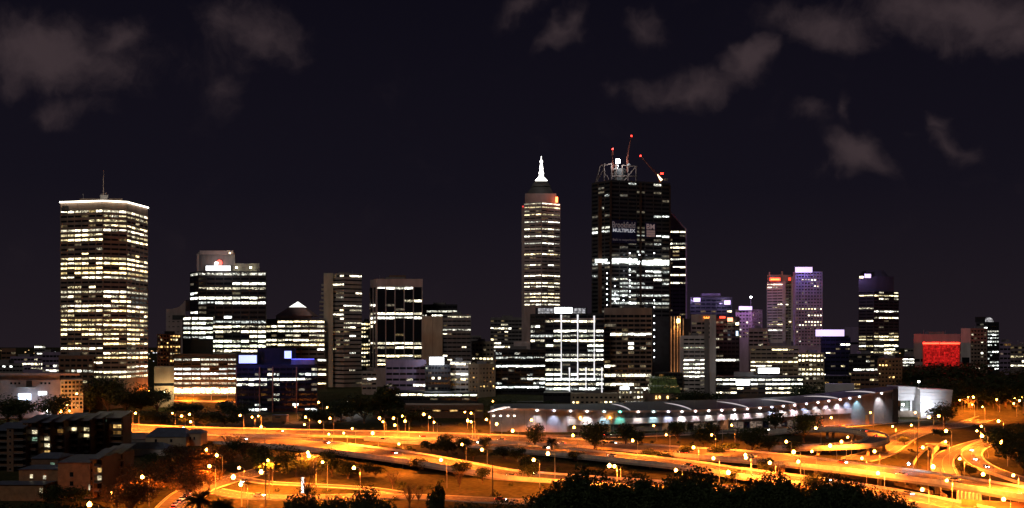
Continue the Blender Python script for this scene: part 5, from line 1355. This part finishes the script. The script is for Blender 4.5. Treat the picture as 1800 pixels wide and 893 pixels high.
def tree_proto(seed, W_, H_, z0, ncl, nleaf, ls, mat, bare=False):
    rnd = random.Random(seed)
    cm, cl = crown_mesh(rnd, W_, H_, z0, ncl, nleaf, ls, mat)
    tm = MB(); tm.tube([(0, 0, -.4), (rnd.uniform(-.1, .1), 0, z0 * .6), (rnd.uniform(-.2, .2), rnd.uniform(-.2, .2), z0 + H_ * .35)], [.26, .2, .1], 7)
    for c, r in cl[:9 if not bare else 22]:
        st = Vector((0, 0, z0 * rnd.uniform(.55, .95)))
        mid = st.lerp(c, .5) + Vector((rnd.uniform(-.3, .3), rnd.uniform(-.3, .3), .3)); tm.tube([st, mid, c], [.12, .08, .03], 5)
        if bare:
            for _ in range(5):
                e = c + Vector((rnd.gauss(0, .8), rnd.gauss(0, .8), rnd.uniform(.1, 1.2))); tm.tube([mid.lerp(c, rnd.random()), c.lerp(e, .5), e], [.035, .025, .012], 3)
    return tm.mesh('trunk', BARK), cm
PROTO = {
 'gum': [tree_proto(s, 7.5, 7.6, 2.2, 15, 2600, .26, LEAF) for s in (1, 2, 3)],
 'fig': [tree_proto(s, 10.5, 7.6, 1.9, 20, 3400, .28, LEAFD) for s in (4, 5, 6)],
 'red': [tree_proto(s, 10.5, 7.2, 2.2, 22, 4200, .22, LEAFR, True) for s in (7, 8)],
 'bare': [tree_proto(s, 8.5, 7.0, 2.6, 16, 260, .16, LEAFR, True) for s in (9, 10)],
 'cone': [tree_proto(s, 4.6, 8.6, 1.0, 15, 2400, .24, LEAFD) for s in (12, 13)],
 'near': [tree_proto(s, 8.8, 8.6, 1.2, 34, 15000, .18, LEAFD) for s in (14, 15, 16)],
}
TN = {'gum': 'gum_tree', 'fig': 'fig_tree', 'red': 'autumn_tree', 'bare': 'bare_tree', 'cone': 'cypress_tree', 'near': 'foreground_tree'}
TI = {k: 0 for k in PROTO}
def tree(kind, px, base_py, top_py, label, group, wide=1.0, Y=None):
    if Y is None: p = GT(px, base_py)
    else: p = Vector(((px - CX) / F * Y, Y, 0)); p.z = terrain(p.x, p.y)
    H = (CZ - (top_py - HY) / F * p.y) - p.z
    s = max(.2, H / 10.0)
    i = TI[kind]; TI[kind] += 1
    tm, cm = PROTO[kind][i % len(PROTO[kind])]
    r = thing(TN[kind], label, 'tree', p, group)
    wide *= {'gum': 1.4, 'fig': 1.3, 'red': 1.25}.get(kind, 1.0)
    r.scale = (s * wide, s * wide, s); r.rotation_euler = (0, 0, i * 2.1)
    for nm, me in (('trunk', tm), ('crown', cm)):
        o = bpy.data.objects.new(nm, me); COL.objects.link(o); o.parent = r
TREES = [
 ('gum', 1045, 796, 738, 'leafy tree standing dark against the convention centre wall', 1.0), ('gum', 1100, 782, 740, 'round tree before the terracotta entrance of the convention centre', 1.0),
 ('gum', 1191, 777, 735, 'dense round tree right of the big lamp before the balcony band', 1.0), ('gum', 1240, 793, 740, 'tall-stemmed tree with a spreading head below the balcony band', 1.1),
 ('gum', 1363, 760, 717, 'slim dark tree against the white balcony band', .9), ('gum', 1413, 778, 721, 'tall dark tree at the left of the loop ramp', 1.0),
 ('gum', 1322, 794, 748, 'broad dark tree on the grassy bank', 1.4), ('gum', 1352, 795, 762, 'low dark tree right of the broad tree on the bank', 1.3), ('gum', 1392, 798, 770, 'small dark shrub tree beside the loop ramp piers', 1.2),
 ('gum', 940, 790, 742, 'thin tree before the grey convention wall at left', .8), ('cone', 1050, 786, 745, 'narrow cypress beside the leafy dark tree', 1.2), ('gum', 1120, 785, 752, 'small tree beside the lit kiosk window under the convention wall', 1.0),
 ('fig', 786, 802, 760, 'dark tree clump over the freeway median', 1.0), ('gum', 815, 800, 765, 'tall dark tree right of the median clump', .9), ('gum', 852, 790, 767, 'small round tree on the freeway verge', 1.2),
 ('fig', 738, 828, 803, 'low dark tree where the exit carriageway dips', 1.3), ('gum', 812, 838, 806, 'open-crowned tree beside the exit carriageway lamp', 1.3), ('gum', 848, 850, 818, 'thin tree right of the open-crowned tree', .9), ('bare', 808, 860, 826, 'leafless tree below the exit carriageway', 1.0),
 ('fig', 478, 846, 776, 'large dark fig tree on the grass beside the junction', 1.15), ('fig', 583, 838, 786, 'dark tree right of the large fig', 1.0), ('bare', 405, 800, 756, 'leafless brown tree in front of the freeway', 1.6), ('red', 445, 812, 775, 'brownish tree left of the large fig', 1.1),
 ('red', 345, 835, 785, 'reddish tree right of the houses', 1.3), ('red', 300, 862, 800, 'wide reddish tree over the traffic queue', 1.3), ('red', 255, 880, 808, 'dark reddish tree beside the orange apartments', 1.2), ('red', 230, 905, 838, 'reddish tree at the bottom left near the lamp', 1.2), ('red', 330, 880, 822, 'reddish tree beside the tail lights', .9), ('fig', 130, 892, 853, 'dark tree before the orange apartment wall', 1.3), ('gum', 88, 893, 850, 'small dark tree before the low outbuilding', 1.0), ('fig', 280, 830, 792, 'dark brown tree behind the long low house', 1.3),
 ('bare', 540, 893, 800, 'pale leafless tree right of the lamp pair', .8), ('bare', 720, 893, 845, 'leafless tree on the park road verge', 1.2), ('bare', 735, 885, 850, 'smaller leafless tree beside the park road', 1.2), ('bare', 690, 860, 822, 'leafless brown tree in the dark park slope', 1.3), ('fig', 930, 845, 800, 'tree in half light left of the dark foreground mass', .8),
 ('gum', 1660, 752, 703, 'dark tree in front of the floodlit white hall', 1.2), ('fig', 1778, 806, 748, 'large dark tree on the right bank', 1.3), ('fig', 1800, 835, 765, 'large dark tree at the right edge', 1.2), ('fig', 1790, 770, 742, 'dark tree above the right slip road', 1.4),
 ('gum', 1290, 848, 822, 'small tree among the freeway verge shrubs', 1.3), ('gum', 1345, 838, 803, 'dark small tree in front of the freeway lamps', 1.0), ('bare', 1372, 850, 808, 'sparse tree on the freeway verge', 1.2), ('gum', 1430, 862, 828, 'sparse green tree near the freeway edge', 1.3),
 ('red', 385, 828, 780, 'full amber-lit tree behind the junction lamps', 1.3), ('red', 368, 860, 812, 'amber-lit tree left of the street bend', 1.0), ('fig', 425, 806, 772, 'dark round tree behind the leafless brown tree', 1.3), ('red', 312, 815, 780, 'reddish tree behind the cream house', 1.5), ('red', 205, 895, 850, 'amber-lit bushy tree at the apartment corner', 1.1), ('fig', 520, 838, 795, 'dark tree between the large fig and the lamp pair', 1.0), ('fig', 612, 842, 806, 'dark tree below the exit carriageway lamps', 1.3), ('fig', 360, 752, 722, 'dark shrub on the bank behind the freeway at left', 2.0), ('fig', 395, 750, 720, 'dark leafy mound left of the dark blue office', 2.0), ('fig', 270, 745, 718, 'dark mound above the left freeway wall', 2.4), ('fig', 330, 735, 705, 'dark bush below the bright plaza', 2.0), ('fig', 412, 738, 700, 'dark bush at the corner of the glass podium', 1.4),
 ('fig', 600, 742, 700, 'dark tree before the slim banded tower', 1.3), ('fig', 640, 745, 690, 'dark tree mass left of the purple office', 1.2), ('cone', 690, 742, 672, 'tall dark pine before the purple office', 1.5), ('cone', 672, 742, 683, 'dark pine left of the tall pine', 1.5), ('gum', 880, 738, 698, 'dark tree behind the convention centre left end', 1.3), ('fig', 720, 748, 712, 'dark bush behind the row of lamps', 2.0), ('fig', 560, 748, 716, 'dark bush beside the utility hut', 2.0),
]
MED = [(885, 806, 783), (908, 812, 786), (700, 800, 786), (758, 795, 772), (832, 808, 788), (1015, 812, 792), (1140, 806, 786), (1165, 812, 790), (1205, 802, 780), (1262, 802, 780), (1285, 800, 776), (660, 838, 816), (645, 832, 812), (1460, 800, 778), (1590, 782, 764), (1690, 832, 812), (1705, 836, 818), (1655, 770, 752)]
for i, (a_, b_, c_) in enumerate(sorted(MED)): TREES.append(('fig' if i % 2 else 'gum', a_, b_, c_, 'small dark shrubby tree, {} from left between the carriageways'.format(ordinal(i)), 1.5))
for k, px, b_, t_, lab, wd in TREES:
    tree(k, px, b_, t_, lab, 'trees by the freeway', wd)
BACK = [('fig', 190, 770, 655, 'large green tree at the foot of the cream-lit tower', .8), ('fig', 222, 772, 668, 'green tree right of the large tree before the cream-lit tower', 1.1), ('gum', 157, 768, 684, 'dark tree left of the large green tree', .6), ('gum', 248, 775, 676, 'small green tree beside the cream block', 1.0), ('gum', 276, 778, 679, 'tree at the left corner of the bright plaza', 1.1), ('gum', 92, 725, 692, 'dark tree before the white block entrance', 1.3), ('gum', 14, 725, 690, 'dark tree at the left edge before the white block', 1.5), ('gum', 36, 722, 700, 'small dark tree left of the white block light', 1.2),
        ('fig', 1215, 790, 684, 'dark tree behind the convention roof near the white concrete office', 1.6), ('fig', 1240, 792, 683, 'second dark tree behind the convention roof', 1.5), ('fig', 1425, 800, 668, 'dark tree left of the amber-lit block', 1.0), ('fig', 965, 790, 702, 'green-lit tree above the convention roof', 1.2),
        ]
for k, px, Y, t_, lab, wd in BACK: tree(k, px, 0, t_, lab, 'trees among the buildings', wd, Y)
rp = random.Random(3)
names = 'dark park tree, {} from left in the park right of the white hall'
pk_ = sorted([(1600 + i * 8.6 + rp.uniform(-4, 4), rp.choice((830, 850, 880, 905, 930)), rp.uniform(640, 668)) for i in range(26)])
ORD2 = ['leftmost', 'second', 'third', 'fourth', 'fifth', 'sixth', 'seventh', 'eighth', 'ninth', 'tenth', 'eleventh', 'twelfth', 'thirteenth', 'fourteenth', 'fifteenth', 'sixteenth', 'seventeenth', 'eighteenth', 'nineteenth', 'twentieth', 'twenty-first', 'twenty-second', 'twenty-third', 'twenty-fourth', 'twenty-fifth', 'twenty-sixth']
pk_ = sorted(pk_ + [(1618, 885, 640), (1632, 880, 634), (1646, 884, 638), (1660, 880, 633), (1675, 884, 636), (1689, 880, 632)])
ORD2 = ORD2 + ['twenty-seventh', 'twenty-eighth', 'twenty-ninth', 'thirtieth', 'thirty-first', 'thirty-second']
for i, (px, Y, t_) in enumerate(pk_): tree('fig', px, 0, max(t_, 632), names.format(ORD2[i]), 'park trees', 1.35, Y)
NEAR = [(985, 200, 842, 1.0), (1003, 190, 814, .9), (1020, 186, 822, 1.0), (1050, 196, 838, 1.1), (1075, 182, 846, 1.1), (1103, 190, 829, .95), (1132, 188, 838, 1.0), (1160, 180, 842, 1.1), (1185, 192, 836, .9), (1212, 200, 816, .9), (1236, 204, 816, .9), (1255, 190, 842, 1.0), (1285, 182, 850, 1.1), (1308, 194, 838, .9), (1334, 186, 846, 1.0), (1358, 200, 822, .85), (1382, 190, 838, .9), (1408, 184, 846, 1.0), (1432, 188, 852, 1.0), (1462, 200, 828, .8), (1480, 192, 838, .9), (1512, 186, 846, 1.0), (1540, 190, 848, 1.0), (1562, 180, 858, .9),
        (960, 170, 868, 1.0), (525, 195, 868, 1.0), (555, 200, 853, .9), (585, 192, 868, 1.0), (660, 205, 845, .75), (768, 205, 846, .6), (815, 190, 880, 1.2), (872, 192, 876, 1.1), (640, 180, 884, 1.2), (60, 195, 880, 1.6), (110, 200, 884, 1.5), (5, 190, 876, 1.5)]
for i, (px, Y, t_, wd) in enumerate(sorted(NEAR)):
    nm = 'black silhouetted foreground tree, {} from left along the bottom edge'
    o20 = ORD2 + ['thirty-third', 'thirty-fourth', 'thirty-fifth', 'thirty-sixth']
    tree('near' if i % 5 != 3 else 'cone', px, 0, t_, nm.format(o20[i]), 'foreground trees on the hillside', wd, Y)

def palm(px, Y, top_py, label, base_py=None, size=1.0):
    if base_py: p = GT(px, base_py)
    else: p = Vector(((px - CX) / F * Y, Y, 0)); p.z = terrain(p.x, p.y)
    H = (CZ - (top_py - HY) / F * p.y) - p.z - 1.6 * size
    rnd = random.Random(px)
    r = thing('palm_tree', label, 'palm tree', p, 'palm trees')
    obj('trunk', MB().tube([(0, 0, -.4), (.1, 0, H * .5), (0, 0, H)], [.45 * size, .36 * size, .4 * size], 8).mesh('trunk', BARK), r, p)
    for k in range(70):
        az = k * 2.4; el = math.radians(rnd.uniform(-35, 80)); Lf = rnd.uniform(2.6, 3.5) * size
        d = Vector((math.cos(az), math.sin(az), 0)); mb = MB(); prev = None; pts = []
        for j in range(7):
            s = j / 6; pts.append(d * (Lf * s * math.cos(el) ** .7 if el > 0 else Lf * s) + Vector((0, 0, Lf * s * math.sin(el) - 1.3 * size * s * s)))
        side = d.cross(Vector((0, 0, 1)))
        mb.tube(pts, [.05, .05, .04, .04, .03, .02, .01], 3)
        for j in range(1, 22):
            s = j / 22 * 6; i0 = min(int(s), 5); q = pts[i0].lerp(pts[i0 + 1], s - i0); ll = .75 * size * math.sin(math.pi * (.15 + .8 * j / 22))
            for sg in (-1, 1):
                tip = q + side * sg * ll + d * ll * .5 - Vector((0, 0, .3 * ll)); mb.add([q - d * .1, q + d * .1, tip], [(0, 1, 2)])
        obj('frond', mb.mesh('frond', LEAFP), r, p + Vector((0, 0, H)))
palm(350, 200, 862, 'left of two dark date palms at the bottom edge', size=1.25); palm(392, 196, 876, 'right of two dark date palms at the bottom edge', size=1.1)
palm(970, 0, 770, 'palm between the two freeway carriageways', 800, 1.5)

# ------------------------------------------------------------------ cars
CARB = [surf('car_paint_white', (.6, .6, .6), rough=.3, var=.03), surf('car_paint_silver', (.3, .3, .32), rough=.3, var=.03, metal=.4), surf('car_paint_dark', (.03, .03, .04), rough=.3, var=.03), surf('car_paint_red', (.3, .03, .02), rough=.3, var=.03)]
HEADL = glow('headlight_glow', (1, .96, .88), 60); TAILL = glow('tail_light_glow', (1, .05, .02), 14); TYRE = surf('tyre_rubber', (.02, .02, .02))
body_pts = [(-2.2, .35), (2.15, .35), (2.2, .7), (2.05, .85), (1.1, .95), (-1.7, 1.0), (-2.2, .9)]
def lathe_profile(pts, w, taper=1.0):
    mb = MB(); n = len(pts)
    vs = [(x, -w, z) for x, z in pts] + [(x, w, z) for x, z in pts]
    mb.add(vs, [tuple(range(n)), tuple(range(2 * n - 1, n - 1, -1))] + [(i, n + i, n + (i + 1) % n, (i + 1) % n) for i in range(n)])
    return mb
car_body = [lathe_profile(body_pts, .88).mesh('body', m) for m in CARB]
cab = MB(); cab.add([(-1.65, -.82, .98), (1.05, -.82, .94), (1.05, .82, .94), (-1.65, .82, .98), (-1.15, -.66, 1.45), (.35, -.66, 1.46), (.35, .66, 1.46), (-1.15, .66, 1.45)], [(0, 1, 5, 4), (1, 2, 6, 5), (2, 3, 7, 6), (3, 0, 4, 7), (4, 5, 6, 7)])
cab_m = cab.mesh('window_glass', GLASS)
roof_m = [MB().box((-.4, 0, 1.475), (1.45, 1.28, .05)).mesh('roof', m) for m in CARB]
wheel_m = MB().tube([(0, -.11, 0), (0, .11, 0)], .33, 12).mesh('wheel', TYRE); rim_m = MB().tube([(0, -.12, 0), (0, .12, 0)], .19, 8).mesh('rim', METAL)
head_m = MB().box((0, 0, 0), (.12, .36, .2)).mesh('headlight', HEADL); tail_m = MB().box((0, 0, 0), (.12, .36, .2)).mesh('tail_light', TAILL)
def car(px, py, to, label, col, group, z=.35, beam=True, at=None):
    """car on the road at this pixel, heading towards the pixel `to`"""
    p, q = at or (GZ(px, py, z), GZ(to[0], to[1], z)); rz = math.atan2(q.y - p.y, q.x - p.x)
    r = thing('car', label, 'car', p, group); r.rotation_euler = (0, 0, rz)
    def part(nm, me, loc=(0, 0, 0), par=r):
        o = bpy.data.objects.new(nm, me); COL.objects.link(o); o.parent = par; o.location = loc; return o
    part('body', car_body[col]); part('window_glass', cab_m); part('roof', roof_m[col])
    for x in (-1.35, 1.35):
        for y in (-.8, .8):
            w_ = part('wheel', wheel_m, (x, y, .33)); part('rim', rim_m, (0, 0, 0), w_)
    for y in (-.6, .6): part('headlight', head_m, (2.2, y, .68)); part('tail_light', tail_m, (-2.22, y, .75))
    if not beam: return
    ld = bpy.data.lights.new('headlamp_beam', 'SPOT'); ld.energy = 220; ld.color = (1, .95, .85); ld.spot_size = math.radians(60); ld.spot_blend = .7; ld.shadow_soft_size = .1
    l_ = bpy.data.objects.new('headlamp_beam', ld); COL.objects.link(l_); l_.parent = r; l_.location = (2.4, 0, .75); l_.rotation_euler = Vector((1, 0, -.12)).to_track_quat('-Z', 'Y').to_euler()
Q = [(290, 912, 2), (297, 903, 0), (303, 895, 3), (306, 889, 1), (313, 884, 2), (318, 879, 0), (325, 874, 2), (331, 869, 1)]
for i, (x, y, c) in enumerate(Q): car(x + 2, y, (x + 12, y - 8), 'car with red tail lights, {} from the bottom in the traffic queue at lower left'.format(['first', 'second', 'third', 'fourth', 'fifth', 'sixth', 'seventh', 'eighth'][i]), c, 'cars queueing at lower left')
CARS = [(1708, 793, (1709, 803), 'white car with headlights on, rounding the right slip road', 0, .5), (1713, 809, (1726, 818), 'silver car with headlights on the right slip road bend', 1, .5), (1733, 822, (1755, 831), 'dark car with headlights leaving the right slip road bend', 2, .5),
        (1776, 722, (1700, 731), 'car with dazzling headlights at the far right junction', 0, .35), (1786, 720, (1720, 728), 'second dazzling car at the far right junction', 1, .35), (1765, 723, (1690, 732), 'third car approaching from the far right junction', 2, .35), (1730, 728, (1690, 732), 'silver car passing the white hall', 1, .35), (1690, 731, (1640, 735), 'dark car passing in front of the tree by the white hall', 2, .35),
        (1540, 768, (1530, 760), 'white car on the outer curve of the loop ramp', 0, 7.05), (1518, 759, (1480, 755), 'silver car on the top of the loop ramp', 1, 7.05), (1620, 788, (1645, 775), 'red car with tail lights entering the tunnel portal', 3, .05),
        (455, 873, (520, 875), 'white car on the park road at the junction', 0, .34), (880, 880, (940, 882), 'red car on the park road', 3, .34), (430, 848, (405, 856), 'silver car waiting at the lower left junction', 1, .34), (1480, 749, (1530, 745), 'white van-like car below the balcony band', 0, .35), (1330, 757, (1280, 759), 'dark car on the convention centre road', 2, .35), (1395, 754, (1440, 751), 'silver car on the convention centre road', 1, .35)]
for x, y, to, lab, c, z in CARS: car(x, y, to, lab, c, 'cars on the roads', z)

rc_ = random.Random(8)
CN = ['white', 'silver', 'dark', 'red']
for rname, phrase, n_, t0, t1 in (('freeway_far_carriageway', 'the far freeway carriageway', 13, .06, .93), ('freeway_exit_carriageway', 'the exit carriageway', 7, .22, .75), ('freeway_near_carriageway', 'the near freeway carriageway', 8, .08, .8), ('convention_centre_road', 'the road before the convention centre', 8, .1, .95)):
    fa, ne = ROADL[rname]; m_ = len(fa) - 1
    for i in range(n_):
        t = (t0 + (t1 - t0) * (i + rc_.uniform(-.3, .3)) / (n_ - 1)) * m_; k = max(0, min(m_ - 1, int(t))); fr = t - k
        lane = rc_.choice((.2, .4, .62, .82))
        a = fa[k].lerp(ne[k], lane); b = fa[k + 1].lerp(ne[k + 1], lane); pos = a.lerp(b, fr); c = rc_.randrange(4)
        pos.z += .02
        # left-hand traffic: far lanes run to the right
        tgt = pos + (b - a) if lane < .5 else pos - (b - a)
        car(0, 0, None, '{} car, {} from left on {}'.format(CN[c], ordinal(i), phrase), c, 'cars on ' + phrase, 0, rname != 'convention_centre_road', (pos, tgt))

# ------------------------------------------------------------------ shrubs on the verges
def on_road(x, y, pad=1.5):
    for fa, ne in ROADL.values():
        for i in range(0, len(fa) - 1):
            q = (fa[i], fa[i + 1], ne[i + 1], ne[i]); cx_ = sum(p.x for p in q) / 4; cy_ = sum(p.y for p in q) / 4
            if abs(x - cx_) > 40 or abs(y - cy_) > 60: continue
            sgn = 0; ins = True
            for j in range(4):
                p, r_ = q[j], q[(j + 1) % 4]; cr_ = (r_.x - p.x) * (y - p.y) - (r_.y - p.y) * (x - p.x)
                if abs(cr_) < pad * (r_ - p).length: cr_ = 0
                if cr_ == 0: continue
                if sgn == 0: sgn = 1 if cr_ > 0 else -1
                elif (cr_ > 0) != (sgn > 0): ins = False; break
            if ins: return True
    return False
rs_ = random.Random(5); vs, fs = [], []
REG = [(560, 1000, 786, 832, 90), (880, 1350, 769, 800, 60), (960, 1330, 815, 850, 60), (1480, 1720, 790, 850, 50), (480, 900, 845, 880, 50), (210, 470, 770, 792, 50), (1560, 1740, 742, 775, 22), (1250, 1400, 757, 797, 40), (200, 640, 726, 746, 90), (640, 900, 744, 760, 50), (1100, 1300, 752, 764, 20), (1700, 1800, 760, 800, 30)]
for x0, x1, y0, y1, n_ in REG:
    for _ in range(n_):
        p = GT(rs_.uniform(x0, x1), rs_.uniform(y0, y1))
        if mnoise.noise((p.x * .03, p.y * .03, 0)) < -.05 or on_road(p.x, p.y): continue
        R_ = rs_.uniform(1.0, 2.6); hh = R_ * rs_.uniform(.7, 1.2)
        for _ in range(70):
            d = Vector((rs_.gauss(0, 1), rs_.gauss(0, 1), abs(rs_.gauss(0, .8)))).normalized(); c = p + Vector((d.x * R_, d.y * R_, d.z * hh)) * rs_.uniform(.6, 1.05)
            n = (d + Vector((rs_.gauss(0, .6), rs_.gauss(0, .6), rs_.gauss(0, .6)))).normalized(); a = n.orthogonal().normalized(); b = n.cross(a); s = rs_.uniform(.25, .5)
            o = len(vs); vs += [c - a * s, c - b * s * .5, c + a * s, c + b * s * .5]; fs.append((o, o + 1, o + 2, o + 3))
mb = MB(); mb.add(vs, fs); o = obj('verge_shrubs', mb.mesh('verge_shrubs', LEAF)); o['kind'] = 'stuff'; o['label'] = 'low dark shrubs scattered over the road verges'; o['category'] = 'shrubs'
# ------------------------------------------------------------------ far suburb lights towards the horizon
mb = MB(); rf = random.Random(21)
for k in range(170):
    px = rf.choice((rf.uniform(-40, 110), rf.uniform(1575, 1840), rf.uniform(830, 930), rf.uniform(260, 340)))
    Y = rf.uniform(1500, 4200); x = (px - CX) / F * Y; z = terrain(x, Y) + rf.uniform(5, 26)
    s = rf.uniform(.7, 1.5) * Y / 1900
    mb.box((x, Y, z), (s * 1.5, s, s * .8), 0, 0 if rf.random() < .7 else 1)
o = obj('far_suburb_lights', mb.mesh('far_suburb_lights', [glow('far_warm_light', (1, .6, .25), 2.5), glow('far_white_light', (.9, .95, 1), 2.0)]))
o['kind'] = 'stuff'; o['label'] = 'scattered tiny lights of far suburbs along the horizon'; o['category'] = 'lights'
